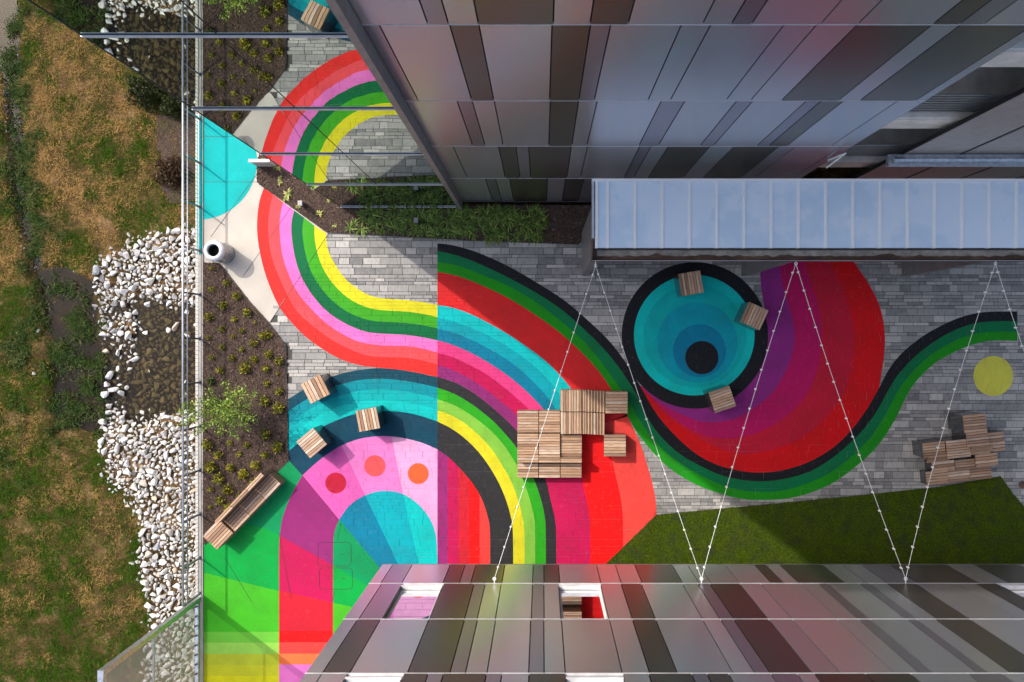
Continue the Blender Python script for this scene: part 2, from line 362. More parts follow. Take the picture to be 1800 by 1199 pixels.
# visible size decides which 300 pavers are single objects (unpainted and in view first, then by area)
def vis(p):
    px, py = NX + (p[0] + p[1]) / 2 / .015, NY - (p[2] + p[3]) / 2 / .015
    s = (p[1] - p[0]) * (p[3] - p[2])
    if not (0 < px < 1800 and 405 < py < 992): s *= .05
    if py < 470 and px > 1040: s *= .3
    return s
order = sorted(pav, key=vis, reverse=True)
um = MB(); 
def bevel_unit():
    b = .03; um.v = [(-.5, -.5, -.1), (.5, -.5, -.1), (.5, .5, -.1), (-.5, .5, -.1), (-.5, -.5, -.03), (.5, -.5, -.03), (.5, .5, -.03), (-.5, .5, -.03),
                     (-.5 + b * .4, -.5 + b, 0), (.5 - b * .4, -.5 + b, 0), (.5 - b * .4, .5 - b, 0), (-.5 + b * .4, .5 - b, 0)]
    um.f = [(8, 9, 10, 11)]
    for k in (0, 4):
        for i in range(4): j = (i + 1) % 4; um.f.append((k + i, k + j, k + 4 + j, k + 4 + i))
bevel_unit(); ume = um.mesh('paver', M['paver'])
for (a, b, c, d, z, t) in order[:300]:
    o = link('paver', ume, paving, ((a + b) / 2, (c + d) / 2, z)); o.scale = (b - a, d - c, .1); o.color = (t, t, t, 1)
V = []; T = []
for (a, b, c, d, z, t) in order[300:]:
    e = .003
    top = [(a + e, c + e, z), (b - e, c + e, z), (b - e, d - e, z), (a + e, d - e, z)]; bot = [(a, c, -.011), (b, c, -.011), (b, d, -.011), (a, d, -.011)]
    V += top; T += [t] * 4
    for i in range(4): j = (i + 1) % 4; V += [bot[i], bot[j], top[j], top[i]]; T += [t] * 4
tag(link('paver_field', np_mesh('paver_field', np.array(V), 4, M['paver_a'], T), paving), None, None, None, 'stuff')
# spatial buckets for paint clipping
BK = {}
for i, (_, (a, b, c, d), _) in enumerate(cells):
    if b - a > 3: BK.setdefault('big', []).append(i); continue
    for gx in range(int(a // .5), int(b // .5) + 1):
        for gy in range(int(c // .5), int(d // .5) + 1): BK.setdefault((gx, gy), []).append(i)
def lay(polys, hexc, name, label, layer=0):
    """convex pixel polygons -> coat of paint on every paver or slab plus the coat down in the joints"""
    mb = MB(); zl = layer * .0014
    for pl in polys:
        q = ccw([w2(p) for p in pl]); xs = [p[0] for p in q]; ys = [p[1] for p in q]
        if max(xs) - min(xs) < 1e-5 or max(ys) - min(ys) < 1e-5: continue
        mb.poly([(x, y, -.0055 + zl) for x, y in q]); seen = set(BK.get('big', []))
        for gx in range(int(min(xs) // .5), int(max(xs) // .5) + 1):
            for gy in range(int(min(ys) // .5), int(max(ys) // .5) + 1): seen.update(BK.get((gx, gy), ()))
        for i in seen:
            cell, (a, b, c, d), z = cells[i]
            if b < min(xs) or a > max(xs) or d < min(ys) or c > max(ys): continue
            r = clip(q, list(cell))
            if len(r) >= 3: mb.poly([(x, y, z + .0018 + zl) for x, y in r])
    o = mb.build(name, paint(hexc), paving); o['label'] = label; return o
def band(A, B, hexc, label, layer=0, n=72):
    A = smooth(A, n) if not isinstance(A, np.ndarray) else A; B = smooth(B, n) if not isinstance(B, np.ndarray) else B
    tr = []
    for i in range(n - 1):
        tr += [[A[i], A[i + 1], B[i + 1]], [A[i], B[i + 1], B[i]]]
    return lay(tr, hexc, 'painted_band', label, layer)
def shape(poly, hexc, label, layer=0, name='painted_shape'):
    poly = [tuple(map(float, p)) for p in poly]
    tr = [[poly[i] for i in t] for t in tessellate_polygon([[Vector((x, y, 0)) for x, y in poly]])]
    return lay(tr, hexc, name, label, layer)
def disc(c, r, hexc, label, layer=0, r0=0, n=64):
    P = [(c[0] + r * math.cos(2 * math.pi * i / n), c[1] + r * math.sin(2 * math.pi * i / n)) for i in range(n)]
    return lay([[c, P[i], P[(i + 1) % n]] for i in range(n)], hexc, 'painted_disc', label, layer)
# --- S-curve on the west side
A = [[(464.2, 330), (456.7, 350), (452.2, 383.3), (452.8, 418), (461.4, 464.7), (475, 505.6), (491.5, 540.6), (508, 562), (537.2, 592), (574.2, 618.3), (605, 633.9), (640.3, 643.6), (673, 647), (707.7, 650.6), (740, 656.5), (769, 663)],
     [(479.7, 341.3), (473.3, 370), (471.2, 396.7), (472.6, 424), (479, 457), (494.4, 495.8), (517.8, 541.5), (541, 565.8), (576, 593), (607.2, 610.5), (642.2, 624.2), (673.3, 627.7), (712.2, 628.6), (743.3, 633.9), (769, 640.7)],
     [(497.5, 355.8), (492.5, 378.3), (491.5, 408), (496.4, 449.2), (508, 484.2), (523.6, 515.3), (545, 540.6), (572.2, 567.8), (605.3, 589.2), (634.4, 601.8), (673.3, 607.6), (712.2, 608.2), (743.3, 613), (769, 619.9)],
     [(517.2, 370), (512.5, 390), (513, 418), (519.7, 457), (531.4, 490), (550.8, 521), (576, 548.3), (607.2, 568.7), (640.3, 582.4), (673.3, 586.6), (712.2, 588.6), (743.3, 593), (769, 598.5)],
     [(534.2, 382.5), (531.3, 403.3), (533, 424), (538.2, 451), (548.9, 482.2), (568.3, 511.4), (593.6, 536.7), (622.8, 554.2), (653.9, 563.9), (683, 566.2), (716, 568.2), (743.3, 571.7), (769, 577)],
     [(552.5, 396.7), (553.2, 420), (558.6, 447.2), (570.3, 476.4), (589.7, 503.6), (615, 526), (646, 540.6), (673.3, 545.4), (712.2, 547.7), (743.3, 551.8), (769, 557.7)],
     [(573.3, 410), (573.8, 422), (576.5, 439), (587.8, 462.8), (607.2, 490), (628.6, 507.5), (650, 519.5), (673.3, 524.4), (712.2, 527.3), (743.3, 531.2), (769, 536)]]
for i, (h, nm) in enumerate([('F23430', 'red'), ('F8545C', 'coral'), ('F07ACB', 'pink'), ('006F40', 'dark green'), ('43AE22', 'leaf green'), ('E6DE2A', 'yellow')]):
    band(A[i], A[i + 1], h, nm + ' painted stripe of the large S curve')
# --- outer arc that becomes the east wave
D = [[(769, 428), (794.7, 430.7), (840, 444), (893.4, 468), (946.8, 498.7), (992, 528), (1026.8, 557.4), (1066.8, 594.8), (1093.5, 628), (1109, 652), (1125, 677.5), (1138.3, 701.7), (1153.3, 726.7), (1175, 753.3), (1201.7, 780), (1226, 799.5), (1258.5, 816.5), (1300, 827.8), (1336.7, 831), (1375, 826.8), (1416.8, 814.3), (1450, 796.8), (1476.8, 776.8), (1500, 751.8), (1520, 725), (1533.5, 703.4), (1546.9, 678.4), (1563, 648), (1583.3, 622.4), (1605, 603.7), (1626.7, 587.8), (1655.6, 571.9), (1684.4, 558.9), (1713.3, 551), (1742.2, 547.8), (1788.4, 547.6)],
     [(769, 441.4), (800, 448), (840, 462.7), (893.4, 488), (946.8, 517.4), (986.8, 544), (1026.8, 578.8), (1061.5, 613.4), (1093.5, 653.5), (1122.5, 700), (1135, 728.3), (1150, 753.3), (1175, 781.7), (1200, 801.7), (1233.4, 820.5), (1266.7, 835), (1300, 843), (1336.7, 846.4), (1375, 842.6), (1416.8, 831.8), (1450, 814.3), (1480, 791.8), (1508.4, 765), (1530, 740), (1546.9, 713.4), (1560, 688), (1568.9, 673), (1583.3, 652.8), (1605, 629.7), (1626.7, 611.5), (1655.6, 592), (1684.4, 577.7), (1713.3, 568.3), (1742.2, 564.9), (1788.4, 564.7)],
     [(769, 460.8), (800, 465.4), (840, 480), (893.4, 502.7), (941.4, 530.7), (986.8, 565.4), (1026.8, 600), (1053.5, 632), (1090.8, 682.8), (1108.4, 710), (1125, 740), (1146.8, 770), (1166.8, 791.7), (1191.8, 812), (1225, 832), (1258.5, 848.4), (1300, 861.5), (1337.5, 865), (1375, 862.5), (1412.5, 852.5), (1450, 836), (1487.5, 811), (1520, 780), (1540, 755), (1563.6, 716.7), (1575, 692), (1587.7, 673), (1605, 652.8), (1626.7, 631), (1655.6, 610.9), (1684.4, 596.4), (1713.3, 587), (1742.2, 583), (1788.4, 583.2)],
     [(769, 478), (800, 484), (840, 498.7), (893.4, 524), (946.8, 557.4), (986.8, 586.8), (1026.8, 624), (1053.5, 653.5), (1073.5, 682.8), (1101.7, 728.4), (1113.4, 751), (1133.4, 778.4), (1156.8, 805), (1183.5, 828.4), (1216.8, 848.4), (1250, 862.6), (1300, 876.5), (1342.5, 879), (1387.5, 876), (1425, 866), (1462.5, 850), (1500, 823.8), (1530, 797.5), (1549.5, 775), (1570, 743.4), (1583.5, 717), (1593.5, 695), (1603.6, 678.8), (1619.4, 660), (1641, 639.8), (1670, 622.4), (1699, 609.4), (1727.8, 600.8), (1749.5, 598.2), (1788.4, 599.3)]]
Dc = [smooth(d, 150) for d in D]
for i, (h, nm) in enumerate([('202126', 'black'), ('00804C', 'dark green'), ('1FA01A', 'leaf green')]):
    band(Dc[i], Dc[i + 1], h, nm + ' painted stripe of the long wave', 1, n=150)
# --- arc bands right of the colour change line
B0 = [(769, 536.3), (793.4, 540), (826.8, 551.7), (860, 568.4), (893.4, 587.6), (926.8, 610), (960, 635), (985, 660), (1004.4, 683.4), (1017, 703), (1026, 725), (1032, 745)]
B = [B0, [(769, 558.4), (793.4, 564), (826.8, 575.9), (860, 590.8), (893.4, 610), (926.8, 633.4), (951.8, 655), (976.8, 683.4), (988, 702), (1000, 728), (1007, 750)],
     [(769, 578.4), (793.4, 583.4), (826.8, 596.7), (860, 613.4), (893.4, 633.4), (918.4, 653.4), (943.5, 676.8), (963.5, 700), (978.5, 721.7), (990, 750)],
     [(769, 598.4), (793.4, 605.5), (826.8, 620), (860, 638.4), (893.4, 661), (918.4, 681.5), (937.5, 700), (956.8, 721.7), (972, 752)],
     [(769, 620.5), (793.4, 626.8), (818.4, 638.4), (851.8, 655.9), (885, 680), (908.4, 700), (931, 721.7), (952, 757)],
     [(769, 641.7), (793.4, 649.2), (818.4, 661.7), (843.4, 676.7), (873.4, 700), (908.4, 730), (935, 770)],
     [(769, 662.5), (793.4, 670), (818.4, 681.7), (845, 700), (876.8, 726.7), (908.4, 758), (920, 775)]]
for i, (h, nm) in enumerate([('00C6C8', 'cyan'), ('00A9B8', 'mid cyan'), ('0080A2', 'teal blue'), ('EA4288', 'hot pink'), ('C91156', 'magenta'), ('942C76', 'purple')]):
    band(B[i], B[i + 1], h, nm + ' painted stripe of the centre arc')
red_in = smooth(B0, 40); dr = Dc[3]; k = int(np.argmin(np.abs(dr[:, 1] - 728.4)[:80]))
shape(list(map(tuple, dr[:k + 1])) + [(1060, 745)] + list(map(tuple, red_in[::-1])), 'E82A2C', 'wide red painted stripe of the centre arc', 1)
C = [[(769, 662.5), (793.4, 670), (818.4, 681.7), (845, 700), (876.8, 726.7), (908.4, 757.5), (935, 795), (958.5, 841), (966.8, 875), (975, 910), (977.6, 941.7), (977.6, 1060)],
     [(769, 681.7), (793.4, 690), (818.4, 703.4), (843.4, 720.9), (868.4, 741.7), (890, 765), (908.4, 787.5), (925, 814), (938.5, 842), (948.5, 870), (956.8, 903), (959.3, 937), (959.3, 1060)],
     [(769, 701.7), (793.4, 710), (818.4, 723.4), (843.4, 740.9), (868.4, 762.5), (890, 788.4), (907.6, 816.8), (919.3, 844), (930, 873.4), (938, 905), (940.6, 937), (940.3, 1060)],
     [(769, 721.4), (793.4, 730), (818.4, 745), (843.4, 766.7), (866.8, 793), (893.4, 836), (908.4, 871), (918.4, 908.4), (921.8, 941.7), (921.8, 1060)],
     [(769, 740.9), (793.4, 753.4), (818.4, 771.7), (845, 799), (868.4, 833.4), (885, 867), (896.8, 903.4), (901.8, 941.7), (901.8, 1060)],
     [(769, 790), (787, 802.5), (808.4, 823.4), (830, 849), (846.8, 876.7), (856.8, 906.7), (861.4, 938), (861.4, 1060)]]
for i, (h, nm) in enumerate([('303033', 'upper black'), ('2FAE1E', 'leaf green'), ('8ACB48', 'light green'), ('E6DE2A', 'yellow'), ('333336', 'wide black')]):
    band(C[i], C[i + 1], h, nm + ' painted stripe of the arch', 1)
c5 = smooth(C[5], 120)
for xa, xb, h, nm in [(769, 787, 'A02C78', 'purple'), (787, 806, 'CB1458', 'magenta'), (806, 824, 'DC2236', 'dark red'), (824, 843, 'FF1216', 'red'), (843, 861.6, 'FF4440', 'coral')]:
    mid = [tuple(p) for p in c5 if xa < p[0] < xb and p[1] < 1000]
    ya = np.interp(xa, c5[:100, 0], c5[:100, 1]); yb = np.interp(xb, c5[:100, 0], c5[:100, 1]) if xb < 861 else 960
    shape([(xa, ya)] + mid + ([(xb, yb)] if xb < 861 else []) + [(min(xb, 861.4), 1060), (xa, 1060)], h, nm + ' straight painted stripe inside the arch')
# --- below the timber lounge
MR = [(1000, 752), (1016, 800), (1024, 846), (1032, 885), (1036.5, 915), (1037.5, 950), (1037.5, 1060)]
RC = [(1062, 745), (1072, 790), (1082, 835), (1090, 870), (1094.5, 905), (1095, 962), (1095, 1060)]
RE = [(1101.7, 728.4), (1113.4, 753.4), (1126.8, 783.4), (1138.4, 820), (1146.8, 850), (1152.6, 880), (1153.8, 905)]
c0 = smooth(C[0], 120); c0b = c0[c0[:, 1] > 766]
band(resample(c0b, 72), MR, 'D01659', 'broad magenta painted stripe below the timber lounge')
band(MR, RC, 'FF1418', 'red painted stripe below the timber lounge')
re = smooth(RE, 40); rc = smooth(RC, 60)
shape(list(map(tuple, re)) + [(1100, 957.5), (1095.2, 962.4)] + [tuple(p) for p in rc[::-1] if p[1] < 960], 'FF4E46', 'coral painted area beside the lawn', 1)
# --- rainbow left of the line
E = [[(507, 701.4), (532.5, 685.7), (558.8, 672.5), (592, 659.4), (620, 652.4), (650, 648.2), (673, 647.2), (707.7, 650.8), (740, 656.7), (769, 663.2)],
     [(507, 722.5), (532.5, 705.8), (558.8, 691), (585, 680), (611.3, 672.5), (637.6, 667.3), (672.6, 665.9), (707.7, 669), (742.7, 675), (769, 681.4)],
     [(507, 744), (532.5, 727), (558.8, 711.5), (585, 700), (611, 692), (637.6, 686), (672.6, 684), (707.7, 687.3), (742.7, 693.8), (769, 701)],
     [(507, 766), (532.5, 748.5), (558.8, 731.5), (585, 719), (611, 710.5), (637, 705), (672.6, 703.6), (707.7, 706), (742.7, 712.5), (769, 720.7)],
     [(507, 793.4), (523.8, 779.4), (545, 763.5), (567.6, 749.8), (602.6, 734.7), (628.9, 726.8), (663.9, 723), (698.9, 723.3), (734, 729.5), (769, 740.9)],
     [(531.7, 835.5), (550, 818.4), (569, 803), (593.8, 786.4), (620, 775), (646.4, 768.5), (676, 766.8), (707.7, 769.7), (742.7, 778.5), (769, 790)]]
for i, (h, nm) in enumerate([('0D4C60', 'outer navy'), ('0098A6', 'teal'), ('00B6B9', 'mid cyan'), ('00CBC9', 'bright cyan')]):
    band(E[i], E[i + 1], h, nm + ' painted stripe of the rainbow under the stools', 1)
e4 = smooth(E[4], 60); e5 = smooth(E[5], 60)
shape(list(map(tuple, e4)) + list(map(tuple, e5[::-1])) + [(508.2, 810)], '0C4860', 'inner navy painted stripe of the rainbow under the stools', 1)
# --- pink arch and teal arch
OL = [(531.7, 835.5), (520, 855), (506.7, 881.7), (496.7, 910), (491.7, 941.7), (490.6, 970), (490.6, 1300)]
IL = [(596, 913.4), (588.4, 933.4), (586, 953.4), (585.4, 980), (585.4, 1300)]
IT = [(596, 913.4), (610, 893.4), (625, 880), (641.8, 870.9), (660, 864.7), (678.5, 862.9), (696.8, 864.7), (713.5, 871.2), (733.5, 885), (750, 903.4), (761.8, 925), (767.2, 948), (768.6, 975), (769, 1060)]
ol = smooth(OL[:6], 40); il = smooth(IL[:4], 30); it = smooth(IT[:13], 80)
olx = [tuple(p) for p in ol if p[1] < 941]; ilx = [tuple(p) for p in il]
shape(olx + [(491.5, 941.7), (585.4, 993.5)] + ilx[::-1], '9C2C76', 'purple painted wedge of the arch')
def seg(C, x0, x1): return [tuple(p) for p in C if x0 < p[0] < x1]
def at(C, x): i = np.argsort(C[:, 0]); return (x, float(np.interp(x, C[i, 0], C[i, 1])))
itop = it[it[:, 1] < 915]
shape([(531.7, 835.5)] + seg(e5, 532, 600.5) + [at(e5, 600.8), at(itop, 641.8)] + seg(itop, 597, 641)[::-1] + [(596, 913.4)], 'E864B8', 'deep pink painted wedge of the arch')
shape([at(e5, 600.8)] + seg(e5, 601, 688) + [at(e5, 688.4), at(itop, 708.5)] + seg(itop, 642.2, 708)[::-1] + [at(itop, 641.8)], 'F283CC', 'pink painted wedge of the arch')
itr = [tuple(p) for p in it if p[0] > 709]
shape([at(e5, 688.4)] + seg(e5, 689, 768.8) + [(769, 790), (769, 976)] + itr[::-1] + [at(itop, 708.5)], 'F2AEDF', 'pale pink painted wedge of the arch')
shape([(596, 913.4), (723, 1063), (700, 1082), (585.4, 1059.5)] + ilx[::-1], '009E5C', 'emerald painted wedge under the arch')
shape([(585.4, 993.5), (690, 1055), (700, 1080), (640, 1071), (585.4, 1059.5)], '00AC46', 'green painted wedge under the arch', 1)
shape([(585.4, 1059.5), (700, 1082), (700, 1300), (585.4, 1300)], '4CBE26', 'lime painted strip under the arch')
shape(seg(itop, 597, 641) + [at(itop, 641.8), (729, 1052), (714, 1052), (596, 913.4)], '0084A6', 'teal blue painted wedge under the arch')
shape([at(itop, 641.8)] + seg(itop, 642.2, 708) + [at(itop, 708.5), (750, 1052), (729, 1052)], '00B0BE', 'cyan painted wedge under the arch')
shape([at(itop, 708.5)] + itr + [(769, 976), (769, 1052), (750, 1052)], '00CCCA', 'bright cyan painted wedge under the arch')
for c, r, h, nm in [((590.2, 849), 18.3, 'CA1C3C', 'crimson'), ((659, 819), 18.7, 'FA5A5E', 'coral'), ((735.2, 832.5), 18.3, 'FC6838', 'orange')]:
    disc(c, r, h, nm + ' painted dot on the pink arch', 2)
# --- green corner and stripes
shape([(508.2, 810), (531.7, 835.5)] + olx + [(491.5, 941.7), (470, 930), (402, 916)], '009E5C', 'emerald painted wedge beside the bench')
shape([(402, 916), (470, 930), (491.5, 941.7), (490.6, 970), (490.6, 1039), (358, 1006.5), (358, 960)], '00AA44', 'green painted wedge beside the bench')
ys = [None, 1110.7, 1129.7, 1149.5, 1169, 1188, 1300]
shape([(358, 1006.5), (490.6, 1039), (490.6, 1110.7), (358, 1110.7)], '48BE24', 'lime painted area in the corner')
for i, (h, nm) in enumerate([('74CC42', 'light green'), ('9CDA58', 'pale green'), ('BFCB34', 'yellow green'), ('CED22A', 'lemon green'), ('DEDC18', 'yellow')]):
    shape([(358, ys[i + 1]), (490.6, ys[i + 1]), (490.6, ys[i + 2]), (358, ys[i + 2])], h, nm + ' straight painted stripe in the corner')
shape([(491.5, 941.7), (585.4, 993.5), (585.4, 1059.5), (490.6, 1037.5), (490.6, 970)], 'CE1658', 'magenta painted wedge of the arch')
shape([(490.6, 1037.5), (585.4, 1059.5), (585.4, 1109), (490.6, 1109)], 'DA2236', 'dark red painted area of the arch leg')
for ya, yb, h, nm in [(1109, 1129, 'FF1016', 'red'), (1129, 1149, 'FF4842', 'coral'), (1149, 1168, 'FF7E48', 'orange'), (1168, 1300, 'EC7ACC', 'pink')]:
    shape([(490.6, ya), (585.4, ya), (585.4, yb), (490.6, yb)], h, nm + ' straight painted stripe of the arch leg')
# --- cyan half disc on the slab
shape([(358, 150), (358, 386)] + [(349 + 103 * math.cos(t), 283 + 103 * math.sin(t)) for t in np.linspace(1.48, -1.48, 40)], '00C4C2', 'cyan painted half disc by the railing')
# --- crescents
F0 = [(1336, 440), (1336.2, 477.5), (1337.5, 500), (1341.7, 530), (1346, 560), (1345, 600), (1333, 645), (1305, 683), (1270, 706), (1222, 713), (1180, 703), (1150, 690), (1125, 677.5)]
F1 = [(1369, 440), (1371.7, 468.4), (1375.9, 503.4), (1385, 531.7), (1393.4, 563.4), (1396.4, 586.8), (1395, 610), (1388.4, 636.7), (1381.7, 650), (1366.7, 678.4), (1346.7, 701.7), (1321.7, 720), (1300, 733), (1271.8, 741), (1238.4, 741.7), (1213.4, 735), (1180, 720), (1155, 704), (1138, 690), (1125, 677.5)]
F2 = [(1408, 440), (1415, 463.4), (1423.4, 491.7), (1433.5, 521.7), (1441.8, 553.4), (1445, 580), (1444.3, 610), (1438.4, 645), (1428.4, 673.4), (1413.5, 700), (1391.8, 723.4), (1366.7, 743), (1333.4, 760), (1300, 769), (1271.8, 771), (1246.8, 767.5), (1221.8, 759), (1188.4, 738.4), (1163.4, 719), (1146.8, 702), (1125, 677.5)]
F3 = [(1448, 440), (1460, 463.4), (1476.8, 496.7), (1488.5, 526.7), (1496.9, 556.7), (1501.9, 586.7), (1502.7, 613.4), (1499.4, 641.7), (1488.5, 678.4), (1475, 705), (1453.4, 731.7), (1430, 755), (1400, 774), (1366.7, 788.4), (1333.4, 796.4), (1300, 798), (1270, 790), (1240, 777.5), (1218, 764), (1196.8, 748.5), (1171.7, 728.5), (1151.7, 708), (1125, 677.5)]
FO = [(1487, 440), (1498.5, 456.7), (1516.8, 483.4), (1533.5, 510), (1546.9, 540), (1553.5, 570), (1555.7, 600), (1553.5, 630), (1547, 672)] 
dd = Dc[0]; i0 = int(np.argmin(np.hypot(dd[:, 0] - 1125, dd[:, 1] - 677.5))); i1 = int(np.argmin(np.hypot(dd[:, 0] - 1544, dd[:, 1] - 684)))
fo = np.vstack([smooth(FO, 40), dd[i0:i1 + 1][::-1]])
FF = [smooth(f, 100) for f in (F0, F1, F2, F3)] + [resample(fo, 100)]
for i, (h, nm) in enumerate([('A0308E', 'purple'), ('CE1468', 'magenta'), ('DA1C3C', 'crimson'), ('EC1018', 'red')]):
    band(FF[i], FF[i + 1], h, nm + ' painted crescent beside the ringed disc', n=100)
# --- ringed disc
for L, (c, r, h, nm) in enumerate([((1221.5, 589.6), 128.8, '202126', 'black outer ring'), ((1220.3, 589.2), 106, '00D8D2', 'cyan ring'), ((1221.5, 591), 90, '00C4C4', 'mid cyan ring'), ((1225.5, 602), 70.5, '00AEC2', 'deep cyan ring'), ((1229.5, 616.6), 46.6, '008CB2', 'teal blue ring'), ((1233.6, 628.6), 29.2, '202126', 'black centre')]):
    disc(c, r, h, nm + ' of the painted eye', 2 + L)
disc((1746, 661), 35, 'F0EA5A', 'yellow painted dot near the stepped lounge')
# --- access covers and seams set in the paint
def rrect(cx, cy, w, h, r, n=5):
    out = []
    for sx, sy, a0 in ((1, 1, 0), (-1, 1, 90), (-1, -1, 180), (1, -1, 270)):
        for i in range(n + 1):
            a = math.radians(a0 + 90 * i / n); out.append((cx + sx * (w / 2 - r) + r * math.cos(a), cy + sy * (h / 2 - r) + r * math.sin(a)))
    return out
for (cx, cy, w, h) in [(588, 974, 59, 42), (590.5, 1017, 59, 38)]:
    mb = MB(); P = [w2(p) for p in rrect(cx, cy, w, h, 7)]; Q = [w2(p) for p in rrect(cx, cy, w - 1.4, h - 1.4, 6.4)]; k = len(P)
    for i in range(k): j = (i + 1) % k; mb.poly([(*P[i], .0062), (*P[j], .0062), (*Q[j], .0062), (*Q[i], .0062)][::1])
    mb.build('access_cover_seam', M['black'], paving)
    for sx in (-.22, .22):
        v = w2((cx + sx * w, cy)); MB().box((v[0] - .04, v[1] - .006, .004), (v[0] + .04, v[1] + .006, .008)).build('lifting_slot', M['black'], paving)

# ------------------------------------------------------------------ planting beds
def chips(poly, nper, z0, amp, parent, name):
    P = [w2(p) for p in poly]; xs = [p[0] for p in P]; ysb = [p[1] for p in P]; V = []; T = []
    area = (max(xs) - min(xs)) * (max(ysb) - min(ysb)); pts = rng.random((int(area * nper), 2)) * [max(xs) - min(xs), max(ysb) - min(ysb)] + [min(xs), min(ysb)]
    for x, y in pts:
        if not pinside(x, y, P): continue
        a = random.random() * 6.28; l = random.uniform(.012, .035); w = random.uniform(.005, .012); t = random.uniform(-.5, .5); z = z0 + random.uniform(.004, amp)
        u = np.array((math.cos(a) * l, math.sin(a) * l, t * l * .6)); v = np.array((-math.sin(a) * w, math.cos(a) * w, random.uniform(-.6, .6) * w)); c = np.array((x, y, z))
        V += [c - u - v, c + u - v, c + u + v, c - u + v]; T += [random.betavariate(1.5, 2.2)] * 4
    return tag(link(name, np_mesh(name, np.array(V), 4, M['chip'], T), parent), None, None, None, 'stuff')
def bed(poly, name, label):
    mb = MB(); P = [w2(p) for p in poly]; mb.prism(P, -.3, .022); o = mb.build(name, M['mulch']); tag(o, label, None, None, 'structure')
    e = MB(); k = len(P)
    chips(poly, 420, .022, .022, o, 'bark_chips'); return o
bed_l = bed(BED_L, 'planting_bed', 'bark mulch planting bed between the railing wall and the mural')
bed_w = bed(BED_W, 'planting_bed', 'bark mulch planting bed at the foot of the glass and metal wall')
# metal edging of the beds
for (pts, par) in [(((386, 462), (440, 531), (474, 568), (503.5, 608), (505, 700), (507.5, 809)), bed_l), (((452, 320), (464, 330), (575, 409), (840, 423.5), (1016, 430), (1045, 399)), bed_w)]:
    mb = MB()
    for a, b in zip(pts[:-1], pts[1:]):
        a = Vector(w2(a)); b = Vector(w2(b)); d = (b - a).normalized() * .004; nn = Vector((-d.y, d.x)); mb.prism([a - nn, b - nn, b + nn, a + nn], -.05, .03)
    mb.build('steel_edging', M['dark'], par)
def leafcloud(name, mat, n, rx, rz, leaf, up=.5, shell=.35, tone=(1.6, 1.6)):
    V = []; T = []
    for _ in range(n):
        while True:
            p = np.array([random.uniform(-1, 1) for _ in range(3)]); r = np.linalg.norm(p)
            if shell < r < 1 and p[2] > -.3: break
        p = p * (1 + .25 * math.sin(5 * math.atan2(p[1], p[0]) + 2)); c = p * [rx, rx, rz] + [0, 0, rz * .35]
        d = np.array([random.gauss(0, 1), random.gauss(0, 1), random.gauss(up, .6)]); d /= np.linalg.norm(d); u = np.cross(d, [random.gauss(0, 1) for _ in range(3)]); u /= np.linalg.norm(u); v = np.cross(d, u)
        l = leaf * random.uniform(.6, 1.3); t = min(1, max(0, random.betavariate(*tone)))
        V += [c - u * l, c + v * l * .45, c + u * l, c - v * l * .45]; T += [t] * 4
    return np_mesh(name, np.array(V), 4, mat, T)
SH = [leafcloud('shrub', M['shrub'], 150, .095, .10, .026, tone=(1.3, 1.1)) for _ in range(5)]; SG = [leafcloud('shrub', M['shrubg'], 150, .105, .11, .03) for _ in range(2)]
spots = [(330 + x / 2.998, 380 + y / 2.998) for x, y in [(130, 275), (128, 388), (205, 355), (262, 422), (192, 470), (117, 530), (247, 543), (315, 508), (357, 562), (182, 596), (288, 605), (240, 635), (112, 640), (183, 690), (288, 702), (352, 668), (400, 632), (425, 625), (425, 728), (238, 748), (128, 745), (350, 757), (483, 765), (303, 797), (413, 803), (475, 828), (418, 880), (483, 920)]]
spots += [(300 + x / 5.45, 640 + y / 5.45) for x, y in [(478, 60), (908, 350), (1040, 415), (365, 775), (565, 757), (735, 775), (915, 670), (1025, 790), (465, 870), (660, 860), (910, 870), (815, 970), (385, 975), (580, 990), (695, 1050), (470, 1090), (820, 1135)]]
spots += [(350 + x / 6.66, 820 + y / 6.66) for x, y in [(145, 10), (380, 20), (520, 85), (655, 190), (350, 265), (140, 265), (495, 340), (255, 395), (360, 475), (130, 475), (245, 605), (180, 720)]]
for (px, py) in spots:
    o = link('shrub', random.choice(SH), None, W(px, py, .03)); s = random.choice([.6, .8, .95, 1.1, 1.25, 1.5]) * random.uniform(.9, 1.1); o.scale = (s, s, s * random.uniform(.8, 1.1)); o.rotation_euler.z = random.random() * 6
    tag(o, 'small yellow-green shrub growing in the bark mulch beside the railing wall', 'shrub', 'small shrubs in the mulch bed')
for (px, py) in [(372.5, 670), (467, 705), (468.5, 765), (430, 735)]:
    o = link('shrub', random.choice(SG), None, W(px, py, .03)); o.rotation_euler.z = random.random() * 6
    tag(o, 'darker green leafy shrub near the sapling in the mulch bed', 'shrub', 'green shrubs near the sapling')
def strapclump(name, mat, n, L, wdt):
    V = []; T = []
    for _ in range(n):
        a = random.random() * 6.283; l = L * random.uniform(.55, 1.15); up = random.uniform(.5, 1.2); t = random.betavariate(1.5, 1.8)
        d = np.array((math.cos(a), math.sin(a))); s = np.array((-d[1], d[0], 0)) * wdt; prev = None
        pts = [np.array((*(d * l * q), l * (up * q - (up * .95) * q * q) + .01)) for q in (.03, .35, .7, 1)]; ws = [.7, 1, .8, .08]
        for i in range(3):
            V += [pts[i] - s * ws[i], pts[i] + s * ws[i], pts[i + 1] + s * ws[i + 1], pts[i + 1] - s * ws[i + 1]]; T += [t] * 4
    return np_mesh(name, np.array(V), 4, mat, T)
LM = [strapclump('strap_leaf_plant', M['lily'], 17, .29, .013) for _ in range(4)]
HM = [strapclump('lime_leaf_plant', M['hosta'], 14, .14, .016) for _ in range(3)]
cnt = 0; put = []
